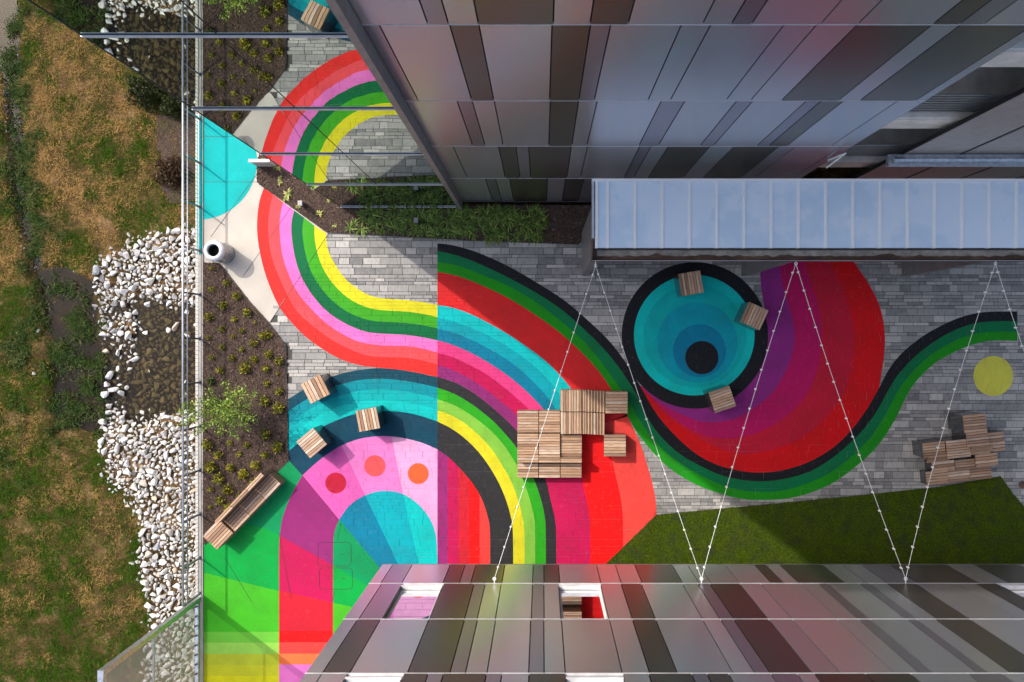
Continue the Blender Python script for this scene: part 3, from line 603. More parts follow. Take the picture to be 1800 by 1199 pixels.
while cnt < 120 and len(put) < 4000:
    px, py = random.uniform(603, 955), random.uniform(367, 420); put.append(0)
    if py > 410 + (px - 575) * .055 - 6 or (px < 640 and py < 395): continue
    if any(abs(px - a) < 9 and abs(py - b) < 7 for a, b in [q for q in put if q]) : continue
    put.append((px, py)); cnt += 1
    o = link('strap_leaf_plant', random.choice(LM), None, W(px, py, .02)); s = random.uniform(.6, 1.1); o.scale = (s, s, s); o.rotation_euler.z = random.random() * 6
    tag(o, 'grassy strap-leaf plant in the bed at the foot of the metal wall', 'plant', 'strap-leaf plants along the wall')
for (px, py, s) in [(492, 321, .8), (507, 342, 1.3), (503, 349, .9), (525, 364, .6), (562, 376, .9), (493, 312, .5), (465, 285, .9), (481, 291, .9), (490, 297, .7), (550, 332, .5), (578, 352, .6), (588, 397, .6)]:
    o = link('lime_leaf_plant', random.choice(HM), None, W(px, py, .02)); o.scale = (s, s, s); o.rotation_euler.z = random.random() * 6
    tag(o, 'small pale lime leafy plant in the narrow diagonal mulch bed', 'plant', 'lime plants in the diagonal bed')
for (px, py, lab) in [(527, 357, 'dark square bollard light in the diagonal mulch bed'), (731, 387, 'dark square bollard light among the strap-leaf plants')]:
    v = W(px, py, .42); r = empty('bollard_light', (v.x, v.y, .02), lab, 'light'); 
    MB().box((v.x - .04, v.y - .05, .0), (v.x + .04, v.y + .05, .36)).build('post', M['dark'], r)
    MB().box((v.x - .055, v.y - .065, .36), (v.x + .055, v.y + .065, .42)).build('lamp_head', M['fin'], r)
# small white-topped wall at the bed tip
v = W(453, 292); r = empty('low_wall', v, 'small white-capped low wall at the tip of the diagonal bed', 'wall')
MB().box((v.x, v.y - .02, -.05), (v.x + .5, v.y + .035, .50)).build('wall_body', M['wallcap'], r); MB().box((v.x - .02, v.y - .03, .50), (v.x + .52, v.y + .045, .53)).build('cap', M['white'], r)
# sapling
v = W(428, 714); sap = empty('sapling', v, 'young bright green sapling growing in the mulch bed against the railing', 'tree')
tm = MB(); top = Vector((-.05, 0, 1.55)); br = []
tm.tube(v, v + Vector((-.02, .01, .8)), .022, 6, .016); tm.tube(v + Vector((-.02, .01, .8)), v + top, .016, 6, .006)
for i in range(26):
    a = i * 2.4; h = random.uniform(.5, 1.45); l = random.uniform(.5, 1.2) * (1.25 - .45 * h / 1.5); p0 = v + Vector((-.03, 0, h)); p1 = p0 + Vector((math.cos(a) * l, math.sin(a) * l * .62, random.uniform(.1, .35)))
    tm.tube(p0, p1, .008, 4, .003); br.append((p0, p1))
tm.build('trunk', M['bark'], sap)
V = []; T = []
for p0, p1 in br:
    for _ in range(110):
        q = random.random() ** .6; c = p0.lerp(p1, q) + Vector([random.gauss(0, .055) for _ in range(3)]); d = Vector([random.gauss(0, 1), random.gauss(0, 1), random.gauss(.8, .5)]).normalized(); u = d.orthogonal(); u.rotate(Matrix.Rotation(random.random() * 6, 3, d)); w = d.cross(u); l = random.uniform(.018, .034)
        V += [c - u * l, c + w * l * .45, c + u * l, c - w * l * .45]; T += [random.betavariate(1.5, 1.3)] * 4
V = np.array([tuple(p) for p in V]) - np.array(tuple(v)); link('crown', np_mesh('crown', V, 4, M['sapling'], T), sap)

# ------------------------------------------------------------------ lower bank: ground, water, stones, grass
LZ = -.9
def LW(px, py, z=LZ): return W(px, py, z)
g = MB(); s = 150; g.poly([(-s, -s, -1.75), (s, -s, -1.75), (s, s, -1.75), (-s, s, -1.75)]); tag(g.build('ground', M['soil']), 'wide dry soil ground around the plaza', None, None, 'structure')
POND = [(48, 470), (110, 462), (165, 480), (240, 505), (352, 540), (352, 720), (300, 742), (240, 752), (175, 775), (120, 758), (92, 770), (84, 690), (78, 600), (64, 540)]
STREAM = [(-40, -60), (25, -60), (34, 60), (36, 200), (44, 320), (60, 420), (74, 470), (50, 480), (30, 400), (12, 300), (4, 150), (-40, 60)]
ROCKS = [(352, 402), (303, 407), (247, 421), (187, 452), (167, 480), (172, 560), (182, 640), (184, 720), (184, 790), (199, 850), (231, 867), (251, 920), (246, 946), (245, 992), (259, 1046), (270, 1096), (262, 1150), (255, 1215), (352, 1215)]
def pdist(px, py, poly):
    P = np.array(poly, float); Q = np.roll(P, -1, 0); d = Q - P; w = np.array((px, py)) - P; t = np.clip((w * d).sum(1) / (d * d).sum(1), 0, 1)
    m = np.sqrt((((w - d * t[:, None])) ** 2).sum(1)).min(); return m if pinside(px, py, poly) else -m
from mathutils import noise as mn
def hgt(x, y):
    px, py = NX + x * F / (CZ - LZ), NY - y * F / (CZ - LZ)
    dmax = max(pdist(px, py, POND), pdist(px, py, STREAM)) + 12 * mn.noise(Vector((x * 1.3, y * 1.3, 6))); dep = max(0, min(1, (dmax + 10) / 34.)); dep = dep * dep * (3 - 2 * dep)
    return LZ + .08 * mn.noise(Vector((x * .5, y * .5, 0))) + .035 * mn.noise(Vector((x * 2.1, y * 2.1, 3))) - .30 * dep * (1 - .5 * max(0, min(1, (265 + 60 * mn.noise(Vector((x * 1.7, y * 1.7, 8))) - px) / 60.)) * max(0, min(1, (px - 120) / 55.)))
gx = np.arange(-17.5, -8.9, .11); gy = np.arange(-10.8, 12.6, .11); H = np.array([[hgt(a, b) for a in gx] for b in gy]); nxg = len(gx)
def hq(x, y):
    i = min(max((x - gx[0]) / .11, 0), len(gx) - 1.001); j = min(max((y - gy[0]) / .11, 0), len(gy) - 1.001); a, b = int(i), int(j); fx, fy = i - a, j - b
    return (H[b, a] * (1 - fx) + H[b, a + 1] * fx) * (1 - fy) + (H[b + 1, a] * (1 - fx) + H[b + 1, a + 1] * fx) * fy
me = bpy.data.meshes.new('bank'); me.from_pydata([(a, b, H[j, i]) for j, b in enumerate(gy) for i, a in enumerate(gx)], [], [(j * nxg + i, j * nxg + i + 1, (j + 1) * nxg + i + 1, (j + 1) * nxg + i) for j in range(len(gy) - 1) for i in range(nxg - 1)])
me.materials.append(M['soil']); me.polygons.foreach_set('use_smooth', [True] * len(me.polygons)); tag(link('bank', me), 'patchy dry grass bank below the railing wall', None, None, 'structure')
WZ = LZ - .135
def ccw_px(p): return list(p)[::-1] if ccw(list(p)) == list(p) else list(p)
def grow(poly, k):
    c = np.mean(poly, 0); return [tuple(c + (np.array(p) - c) * k) for p in poly]
tag(MB().poly([W(p[0], p[1], WZ) for p in ccw_px(grow(POND, 1.06))]).build('pond', M['water']), 'murky brown shallow pond beside the white stones', None, None, 'structure')
tag(MB().poly([W(p[0], p[1], WZ - .01) for p in ccw_px(STREAM)]).build('stream', M['water']), 'narrow dark stream along the grass bank', None, None, 'structure')
def rock(seed):
    r = random.Random(seed); pts = []
    import bmesh
    bm = bmesh.new(); bmesh.ops.create_icosphere(bm, subdivisions=2, radius=1)
    cuts = [(Vector([r.gauss(0, 1) for _ in range(3)]).normalized(), r.uniform(.32, .72)) for _ in range(11)]
    for v_ in bm.verts:
        for nrm, d in cuts:
            k = v_.co.dot(nrm) - d
            if k > 0: v_.co -= nrm * k
        v_.co *= 1.18
    m = bpy.data.meshes.new('white_stone'); bm.to_mesh(m); bm.free(); m.materials.append(M['stone']); return m
RK = [rock(i) for i in range(12)]
ROCKN = [(352, -40), (352, 0), (352, 0)]
stones = []; tries = 0; grid = {}
def try_stone(px, py, r, k=.86):
    c = LW(px, py); gxk, gyk = int(c.x // .3), int(c.y // .3)
    for a in (-1, 0, 1):
        for b in (-1, 0, 1):
            for (x, y_, rr) in grid.get((gxk + a, gyk + b), ()):
                if (x - c.x) ** 2 + (y_ - c.y) ** 2 < ((r + rr) * k) ** 2: return
    grid.setdefault((gxk, gyk), []).append((c.x, c.y, r)); stones.append((c.x, c.y, r))
for r0, r1, nt_ in [(.10, .13, 500), (.075, .10, 2600), (.055, .075, 9000), (.03, .05, 16000)]:
    for _ in range(nt_):
        px, py = random.uniform(150, 350), random.uniform(396, 1215); e = pdist(px, py, ROCKS) + 9 * mn.noise(Vector((px * .06, py * .06, 4)))
        if e < 0 and random.random() > math.exp(e / 4.0) * .35: continue
        if 480 < py < 765 and px < 335 and random.random() < .35: continue
        try_stone(px, py, random.uniform(r0, r1), .72)
for (px, py) in [(125, 476), (128, 511), (130, 565), (67, 581), (61, 657), (85, 530), (100, 560), (147, 637), (148, 650), (150, 668), (200, 865), (212, 845), (196, 838)]: stones.append((*LW(px, py)[:2], random.uniform(.05, .08)))
stones.sort(key=lambda s_: -s_[2]); print('stones', len(stones))
def vis_stone(s_):
    return LW(0, 1190).y < s_[1]
shown = [s_ for s_ in stones if vis_stone(s_)]; single = shown[:300]; rest = shown[300:] + [s_ for s_ in stones if not vis_stone(s_)]
def in_pond(x, y): return pinside(NX + x * F / (CZ - LZ), NY - y * F / (CZ - LZ), POND)
for (x, y, r) in single:
    o = link('white_stone', random.choice(RK), None, (x, y, hq(x, y) + r * random.uniform(.05, .5) + (random.choice([0, 0, .06, .10, .13]) if in_pond(x, y) and (y > .1 or x < -11.4) else 0))); o.scale = (r * random.uniform(.95, 1.35), r * random.uniform(.8, 1.1), r * random.uniform(.6, .9)); o.rotation_euler = (random.uniform(-.4, .4), random.uniform(-.4, .4), random.random() * 6.28)
    if in_pond(x, y): tag(o, 'stone lying in or at the murky pond water', 'stone', 'stones in the pond')
    else: tag(o, 'white broken stone in the dry bed along the railing wall', 'stone', 'white stones of the dry bed')
def rockfield(lst, mat, name, z_off=.2):
    VV = []; FF_ = []; TT = []; k = 0; src = []
    for m in RK:
        co = np.empty(len(m.vertices) * 3, np.float32); m.vertices.foreach_get('co', co); fc = np.empty(len(m.polygons) * 3, np.int32); m.loops.foreach_get('vertex_index', fc); src.append((co.reshape(-1, 3), fc))
    for (x, y, r) in lst:
        co, fc = random.choice(src); q = Matrix.Rotation(random.random() * 6.28, 3, 'Z') @ Matrix.Rotation(random.uniform(-.6, .6), 3, 'X'); R_ = np.array(q)
        vv = (co * [r * random.uniform(.9, 1.35), r * random.uniform(.75, 1.1), r * random.uniform(.6, .9)]) @ R_.T + [x, y, hq(x, y) + r * z_off]
        VV.append(vv[fc]); TT.append(np.full(len(fc), random.random()))
    return link(name, np_mesh(name, np.vstack(VV), 3, mat, np.concatenate(TT)))
tag(rockfield(rest, M['stonefield'], 'stone_field'), 'mass of smaller white stones filling the dry bed', 'stones', None, 'stuff')
gr = []
for _ in range(2600):
    px, py = random.uniform(-10, 75), random.uniform(-20, 480)
    if pinside(px, py, STREAM): c = LW(px, py); gr.append((c.x, c.y, random.uniform(.012, .035)))
tag(rockfield(gr, M['gravel'], 'stream_gravel', .6), 'grey gravel in the narrow stream', 'gravel', None, 'stuff')
def blades(name, pts, L, w, mat, lean=1.0):
    n_ = len(pts); a = rng.random(n_) * 6.283; l = L * (.5 + rng.random(n_)) * np.array([.55 + 1.1 * max(0, .5 + mn.noise(Vector((p[0] * 3.3, p[1] * 3.3, 1)))) for p in pts]); ln = lean * (.4 + rng.random(n_)); dx, dy = np.cos(a), np.sin(a)
    V = np.zeros((n_, 3, 3)); b = np.array(pts); ww = w * (.6 + .8 * rng.random(n_))
    V[:, 0] = b + np.c_[-dy * ww, dx * ww, np.zeros(n_)]; V[:, 1] = b - np.c_[-dy * ww, dx * ww, np.zeros(n_)]
    V[:, 2] = b + np.c_[dx * l * ln, dy * l * ln, l * (.55 + .4 * rng.random(n_))]
    return link(name, np_mesh(name, V.reshape(-1, 3), 3, mat, np.repeat(rng.random(n_), 3)))
pts = []
while len(pts) < 210000:
    x = random.uniform(-15.6, -9.05); y = random.uniform(-10.3, 10.2); px, py = NX + x * F / (CZ - LZ), NY - y * F / (CZ - LZ)
    if pinside(px, py, ROCKS): continue
    if pinside(px, py, POND) and pdist(px, py, POND) > 7: continue
    if pinside(px, py, STREAM) and random.random() < .93: continue
    if mn.noise(Vector((x * .8, y * .8, 9))) + .3 * mn.noise(Vector((x * 3, y * 3, 2))) > .18 and random.random() < .55: continue
    pts.append((x, y, hq(x, y) - .01))
tag(blades('bank_grass', pts, .06, .0075, M['bankgrass'], 1.2), 'patchy green and straw-coloured grass covering the bank', 'grass', None, 'stuff')
pts = []
for (cx, cy, sx, sy, k) in [(random.gauss(132, 16), random.uniform(500, 770), random.uniform(8, 22), random.uniform(8, 22), 130) for _ in range(26)] + [(random.gauss(95, 10), random.uniform(560, 780), 10, 14, 90) for _ in range(10)] + [(random.gauss(30 + 34 * max(0, 1 - abs(yy - 440) / 260), 16), yy, random.uniform(8, 22), random.uniform(10, 26), 130) for yy in [random.uniform(20, 640) for _ in range(70)]] + [(random.uniform(0, 45), random.uniform(600, 900), 12, 16, 50) for _ in range(12)] + [(random.gauss(172, 6), random.uniform(560, 770), 7, 12, 60) for _ in range(12)]:
    for _ in range(k):
        px, py = random.gauss(cx, sx * .5), random.gauss(cy, sy * .5); c = LW(px, py); pts.append((c.x, c.y, max(hq(c.x, c.y), WZ) + random.uniform(0, .06)))
tag(blades('pond_weeds', pts, .07, .012, M['weed'], 1.3), 'tangled dark weeds along the stream and pond edge', 'weeds', None, 'stuff')
for (px, py, rx, ry, mat, lab) in [(262, 165, .48, .42, 'darkbush', 'dark green spreading bush on the bank behind the railing'), (312, 190, .32, .32, 'darkbush', 'dark low bush touching the railing wall'), (305, 305, .42, .42, 'rustbush', 'rusty brown bush on the bank against the railing wall')]:
    c = LW(px, py); o = empty('bush', (c.x, c.y, hq(c.x, c.y)), lab, 'bush')
    cl = link('foliage', leafcloud('foliage', M[mat], 2600, rx, .38, .035, tone=(1.4, 2), shell=.2), o)
    tb = MB()
    for i in range(6): a = i; tb.tube((0, 0, -.03), (math.cos(a) * rx * .6, math.sin(a) * rx * .6, .3), .012, 5, .004)
    link('stem', tb.mesh('stem', M['bark']), o)
mp = MB(); PP = [(276, 206), (300, 200), (345, 200), (345, 352), (300, 356), (282, 330), (290, 290), (278, 262)]; PW = [tuple(LW(*p)[:2]) for p in PP]; ii = {}
for j, b in enumerate(gy):
    for i, a in enumerate(gx):
        if pinside(a, b, PW): mp.poly([(a - .055, b - .055, hq(a - .055, b - .055) + .03), (a + .055, b - .055, hq(a + .055, b - .055) + .03), (a + .055, b + .055, hq(a + .055, b + .055) + .03), (a - .055, b + .055, hq(a - .055, b + .055) + .03)])
tag(mp.build('mulch_patch', M['mulch']), 'reddish mulch patch on the bank against the railing wall', None, None, 'structure')
# ------------------------------------------------------------------ retaining wall, railing, screen
WX0, WX1 = W(344.5, 0).x, W(358, 0).x
rw = empty('retaining_wall', (WX0, 0, -1.2), 'long pale concrete retaining wall carrying the railing', 'wall')
MB().box((WX0 + .03, -11.5, -1.9), (WX1, 13, -.02)).build('wall_body', M['wallcap'], rw)
yj = [-11.5, -7.2, -3.6, 0, 2.25, 5.95, 9, 13]
for a, b in zip(yj[:-1], yj[1:]): MB().box((WX0, a + .004, -.019), (WX1 - .008, b - .004, .03)).build('wall_cap', M['wallcap'], rw)
tc_ = MB().box((WX0 + .045, W(0, 447).y, .0302), (WX1 - .02, 5.9, .0325)).build('painted_strip', paint('00B9B8'), rw); tc_['label'] = 'cyan painted strip on the wall top'
RX = W(352, 0).x; RH = .86
rl = empty('railing', (RX, 0, .03), 'long galvanised steel picket railing along the top of the retaining wall', 'railing')
ya, yb = W(0, 1043).y, 8.6
pk = MB().box((-.004, -.004, .08), (.004, .004, RH - .03)).mesh('picket', M['rail'])
feet = [1043] + [1043 - 63 - 77 * i for i in range(16)]
for py in feet:
    y_ = W(0, py).y
    MB().box((RX - .022, y_ - .022, .03), (RX + .022, y_ + .022, RH)).build('post', M['rail'], rl); MB().box((RX - .05, y_ - .05, .03), (RX + .05, y_ + .05, .042)).build('base_plate', M['rail'], rl)
MB().tube((RX, ya, RH + .01), (RX, yb, RH + .01), .026, 10).build('top_rail', M['alu'], rl, True); MB().tube((RX + .075, ya, RH - .06), (RX + .075, yb, RH - .06), .016, 8).build('hand_rail', M['galv'], rl, True)
MB().box((RX - .016, ya, .075), (RX + .016, yb, .095)).build('bottom_rail', M['rail'], rl)
y_ = ya
while y_ < yb: link('picket', pk, rl, (0, y_, 0)); y_ += .105
SX = RX - .01; SY0 = W(0, 1043).y - .07; SZ = 3.95
sc_ = empty('mesh_screen', (SX, SY0, .03), 'tall galvanised framed fine mesh screen at the end of the railing', 'screen')
for i, y_ in enumerate((SY0, SY0 - 2.9)): MB().box((SX - .06, y_ - .12, .03), (SX + .06, y_, SZ)).build('post', M['galv'], sc_)
MB().box((SX - .061, SY0 - 3.02, SZ), (SX + .061, SY0 + .001, SZ + .11)).build('top_frame', M['galv'], sc_); MB().box((SX - .05, SY0 - 2.9, .08), (SX + .05, SY0 - .12, .18)).build('bottom_frame', M['galv'], sc_)
MB().box((SX - .02, SY0 - 2.9, 2.12), (SX + .02, SY0 - .12, 2.16)).build('middle_rail', M['galv'], sc_)
for z0, z1 in ((.24, 2.12), (2.16, SZ)): MB().poly([(SX, SY0 - 2.9, z0), (SX, SY0 - .12, z0), (SX, SY0 - .12, z1), (SX, SY0 - 2.9, z1)]).build('mesh_panel', M['screen'], sc_)
for i in range(11): y_ = SY0 - .2 - i * .25; MB().box((SX - .02, y_ - .02, .18), (SX + .02, y_ + .02, .26)).build('clip', M['dark'], sc_)
# litter bin
v = W(396, 446); bn = empty('litter_bin', v, 'round steel litter bin with domed ring lid on the pale slab', 'bin')
MB().lathe([(.0, .0), (.25, .0), (.25, .03), (.22, .05)], 32, (v.x, v.y)).build('base', M['dark'], bn)
sm = MB().box((-.012, -.0045, .04), (.012, .0045, .60)).mesh('slat', M['galv'])
for i in range(44): a = i * 2 * math.pi / 44; o = link('slat', sm, bn, (math.cos(a) * .255, math.sin(a) * .255, 0)); o.rotation_euler.z = a + math.pi / 2
MB().lathe([(.235, .05), (.235, .60)], 32, (v.x, v.y)).build('liner', M['dark'], bn, True)
MB().lathe([(.272, .585), (.275, .61), (.262, .64), (.215, .675), (.175, .685), (.155, .67), (.15, .60), (.15, .35), (.0, .34)], 40, (v.x, v.y)).build('lid', M['trim'], bn, True)
MB().lathe([(.147, .62), (.146, .355), (.0, .355)], 24, (v.x, v.y)).build('bag', M['black'], bn)
# white loops at the frame's foot
for px in (385, 412, 428, 478, 492, 515):
    a = W(px, 1203, 0); r = empty('bike_loop', a, 'white bent tube loop standing on the painted corner', 'bike rack', 'white loops on the painted corner'); mb = MB(); pr = None
    for i in range(13):
        t = math.pi * i / 12; p = a + Vector((.11 * math.cos(t) + .03, 0, .2 + .1 * math.sin(t))) if 0 < i < 12 else a + Vector((.11 * math.cos(t) + .03, 0, 0))
        if pr is not None: mb.tube(pr, p, .014, 6)
        pr = p
    mb.build('tube', M['white'], r)

# ------------------------------------------------------------------ buildings
def clad(parent, yw, rows, ydir, zmax=None):
    """panels of a wall in plane y=yw; ydir +1: faces +y"""
    for (za, zb, pm, edges, tones) in rows:
        xs = [e if isinstance(e, str) else (e - NX) * abs(yw) / abs(pm - NY) for e in edges]
        for i, t in enumerate(tones):
            a, b = xs[i] + .009, xs[i + 1] - .009
            if t == 'w': window(parent, a - .007, b + .007, za + .14, zb, yw, ydir); continue
            th = .03; y0, y1 = (yw - th, yw) if ydir > 0 else (yw, yw + th)
            MB().box((a, y0, za + .008), (b, y1, zb - .008)).build('cladding_panel', M[{'l': 'pl', 'm': 'pm', 'd': 'pd', 'x': 'px'}[t]], parent)
        y0, y1 = (yw - .03, yw + .004) if ydir > 0 else (yw - .004, yw + .03)
        MB().box((xs[0], y0, zb - .006), (xs[-1], y1, zb + .006)).build('trim_strip', M['trim'], parent)
def window(parent, a, b, za, zb, yw, ydir):
    d = .10 * (-1 if ydir > 0 else 1); yg = yw + d
    MB().box((a, min(yw, yg) - (0 if ydir < 0 else .02), za - .14), (b, max(yw, yg) - .03, za - .002)).build('apron', M['pl'], parent)
    fr = MB(); e = .05
    fr.box((a, yg - .02, za + .03), (b, yg + .02, za + .10)); fr.box((a, yg - .02, zb - .07), (b, yg + .02, zb - .008)); fr.box((a, yg - .019, za + .10), (a + e, yg + .019, zb - .07)); fr.box((b - e, yg - .019, za + .10), (b, yg + .019, zb - .07)); w = fr.build('window', M['white'], parent)
    o_ = .02 if ydir > 0 else 0
    MB().box((a, min(yw + o_, yg), za - .002), (b, max(yw + o_, yg), za + .03)).build('sill', M['trim'], w); MB().box((a + .013, min(yg + .02, yg + .03), za + .0302), (b - .013, max(yg + .02, yg + .03), za + .036)).build('gasket', M['black'], w)
    MB().box((a + .002, min(yw, yg), za + .03), (a + .012, max(yw, yg), zb - .008)).build('reveal', M['dark'], w); MB().box((b - .012, min(yw, yg), za + .03), (b - .002, max(yw, yg), zb - .008)).build('reveal', M['alu'], w)
    yy = yg + (.004 if ydir > 0 else -.004); MB().box((a + e, yy - .003, za + .10), (b - e, yy + .003, zb - .07)).build('pane', M['winglass'], w)
# south building
SYW = -4.94; zs = [3.0, 4.16, 5.93, 7.89, 9.85]
sb = empty('panelled_building', (-3.5, SYW, 0), 'metal-panelled building whose upper floors overhang the mural beside the lawn', 'building')
xl = (672 - NX) * 4.94 / 395
MB().box((xl + .03, -14, 3.02), (14, SYW - .22, 11.2)).build('wall_core', M['gapdark'], sb)
MB().box((xl + .006, -14, 11.2), (14, SYW, 11.4)).build('roof', M['roof'], sb)
MB().box((xl + 1.2, -14, -.3), (14, SYW - 1.6, 3.0)).build('ground_floor_wall', M['fin'], sb)
MB().box((xl, SYW - .2, 2.96), (14, SYW - .004, 2.999)).build('soffit_edge', M['fin'], sb); MB().box((xl, -14, 2.9), (14, SYW - .2, 3.02)).build('soffit', M['fin'], sb)
rows = [(zs[0], zs[1], 992.5, [672, 690.7, 724.8, 791.5, 818, 836.8, 887.5, 937.3, 956, 981.7, 1048.5, 1081.5, 1115.3, 1181.3, 1208.2, 1227.7, 1274.2, 1325.5, 1346.3, 1370, 1445, 1480, 1514, 1563.6, 1662.6, 1712, 1790, 1850, 1930], 'lmldmdxmdllldlllldldlxmdldlld'[:28]),
        (zs[1], zs[2], 1088, [605, 630.7, 672, 754.7, 816.5, 838.7, 870.7, 933.9, 956.5, 986, 1070, 1111.6, 1152.4, 1235, 1265.6, 1290, 1350.4, 1392.6, 1474.5, 1508.5, 1528.3, 1592, 1611.7, 1647, 1705, 1790, 1826, 1868, 1950, 2100], 'lmwdmxlmlwldlxmdllxmlmldlxdwl'),
        (zs[2], zs[3], 1183, [538, 566.7, 614.7, 716, 790.7, 818, 856, 929.3, 956.5, 993.7, 1094, 1142, 1191, 1288.9, 1326.7, 1354, 1427.9, 1477.4, 1572, 1616, 1640, 1717.7, 1737.5, 1777, 1850, 1990, 2150, 2300], 'ldldmllmlxldlxmdlxlmlmldlml'),
        (zs[3], zs[4], 1183, [538, 566.7, 612, 710, 753, 780, 855, 882, 930, 994, 1094, 1140, 1215, 1242, 1280, 1354, 1400, 1430, 1520, 1600, 1700, 1760, 1850, 1990, 2150, 2300], 'lxwdmdmldwldmdlmlddlmxldl')]
rows = [(a, b, pm, [e if i else None for i, e in enumerate(es)], t) for a, b, pm, es, t in rows]
rows = [(a, b, pm, [(NX + (xl) * abs(pm - NY) / 4.94) if e is None else e for e in es], t) for a, b, pm, es, t in rows]
clad(sb, SYW, rows, 1)
for k in range(len(zs) - 1): MB().box((xl - .012, SYW - 9, zs[k] + .008), (xl + .02, SYW - .04, zs[k + 1] - .008)).build('return_panel', M['pl'], sb)
MB().box((xl - .01, SYW - 9, zs[4]), (14, SYW - .03, 11.2)).build('upper_cladding', M['pl'], sb)
MB().box((xl + .02, SYW - .2, 3.02), (14, SYW - .035, 3.03)).build('base_flashing', M['fin'], sb)
# dark backing right behind the panels, left open at the windows
for (a, b, pm, es, t) in rows:
    xs = [(e - NX) * 4.94 / abs(pm - NY) for e in es]; s0 = xs[0]
    for i, c_ in enumerate(t):
        if c_ == 'w': MB().box((s0 + .02, SYW - .2, a), (xs[i], SYW - .034, b)).build('joint_backing', M['gapdark'], sb); s0 = xs[i + 1]
    MB().box((s0 + (.02 if s0 == xs[0] else 0), SYW - .2, a), (14, SYW - .034, b)).build('joint_backing', M['gapdark'], sb)
# north building
NYW = 3.63; GY = 3.50; RT = 18.3; zn = [0.05, 2.62, 5.18, 7.62, 10.13, 12.7]
nb = empty('panelled_building', (-5.28, 3.6, 0), 'tall metal-panelled building with a mirror glass corner above the planting bed', 'building')
XG0, XG1, XE, XC = -5.28, -2.17, 5.84, 7.12
MB().box((XG0 + .01, GY + .05, -.3), (XG1, 14, RT)).build('glass_bay_core', M['gapdark'], nb); MB().box((XG1, NYW + .034, -.3), (XE, 14, RT)).build('wall_core', M['gapdark'], nb)
MB().box((XC + .02, NYW + .017, -.3), (15, NYW + .11, RT)).build('ribbed_wall_core', M['gapdark'], nb); MB().box((XE, 5.6, -.3), (15, 14, RT)).build('stair_back_wall', M['inner'], nb)
MB().box((XG0 - .02, GY - .0, RT), (15, 14, RT + .25)).build('roof', M['roof'], nb)
rows = [(zn[0], zn[1], 313.7, [780, 852.5, 870.9, 895.3, 962.4, 994, 1027, 1080, 1120, 1150, 1190, 1250, 1290, 1350, 1400, 1440], 'lmldldmldlmldlx'),
        (zn[1], zn[2], 258.2, [760.6, 796.4, 876.3, 907, 929.2, 1004.6, 1033, 1124.4, 1144.4, 1174.7, 1247.6, 1289.8, 1368.9, 1397.8, 1477.8, 1496], 'lldmdlxmxdldlxl'),
        (zn[2], zn[3], 258.2, [760.6, 831.9, 853.4, 884.8, 964.4, 1004.6, 1031, 1122, 1155.6, 1228.9, 1252, 1328, 1348.9, 1380.9, 1457.8, 1496], 'lmlldlxmxmlmdlx'),
        (zn[3], zn[4], 176.9, [710, 735.3, 829.4, 868.3, 966, 1017.3, 1044.3, 1138.7, 1177.8, 1275.6, 1319, 1373.3, 1473.3, 1511, 1609, 1628], 'mldldmlxllxdldl'),
        (zn[4], zn[5], 43.9, [632, 752.7, 789, 841.4, 972.3, 1037, 1103.6, 1234, 1284.4, 1320, 1441, 1506.7, 1637.8, 1684.4, 1726.7, 1843], 'lmldldlxmlxldml')]
fx = []
for (a, b, pm, es, t) in rows:
    k = abs(pm - NY) / NYW; es = list(es); es[0] = NX + (XG1 + .1) * k; es[-1] = NX + XE * k; fx.append((a, b, pm, es, t))
clad(nb, NYW, fx, -1)
MB().box((XG1 + .02, NYW - .001, zn[5] + .01), (XE, NYW + .033, RT)).build('upper_cladding', M['pl'], nb)
MB().box((XG1 + .11, NYW + .005, -.05), (XE, NYW + .033, .05)).build('plinth', M['fin'], nb)
MB().box((XG1 - .0, 3.40, .0), (XG1 + .10, NYW + .034, RT)).build('corner_fin', M['fin'], nb)
MB().box((XE - .02, NYW + .034, .0), (XE + .015, 6.0, RT)).build('wall_return', M['pm'], nb)
tz = [.03, 2.62, 5.14, 7.66, 10.15, 12.7, 15.2, RT]; XM = -3.72
for i in range(len(tz) - 1):
    for a, b in ((XG0, XM - .008), (XM + .008, XG1)):
        MB().poly([(a, GY, tz[i] + .03), (b, GY, tz[i] + .03), (b, GY, tz[i + 1] - .03), (a, GY, tz[i + 1] - .03)]).build('glass_pane', M['mirror'], nb)
    MB().box((XG0 - .01, GY - .024, tz[i] - .018), (XG1, GY + .04, tz[i] + .018)).build('transom', M['trim'], nb); MB().box((XG0 - .008, GY - .007, tz[i] + .018), (XG1 - .002, GY + .04, tz[i] + .030)).build('transom_gasket', M['black'], nb)
MB().box((XM - .008, GY - .003, .05), (XM + .008, GY + .04, RT)).build('mullion', M['black'], nb); MB().box((XG0 - .012, GY - .008, .0), (XG0 - .0, GY + .05, RT)).build('edge_frame', M['dark'], nb)
MB().box((XG0 - .004, GY + .05, 0), (XG0 + .01, 14, RT)).build('return_wall', M['pm'], nb)
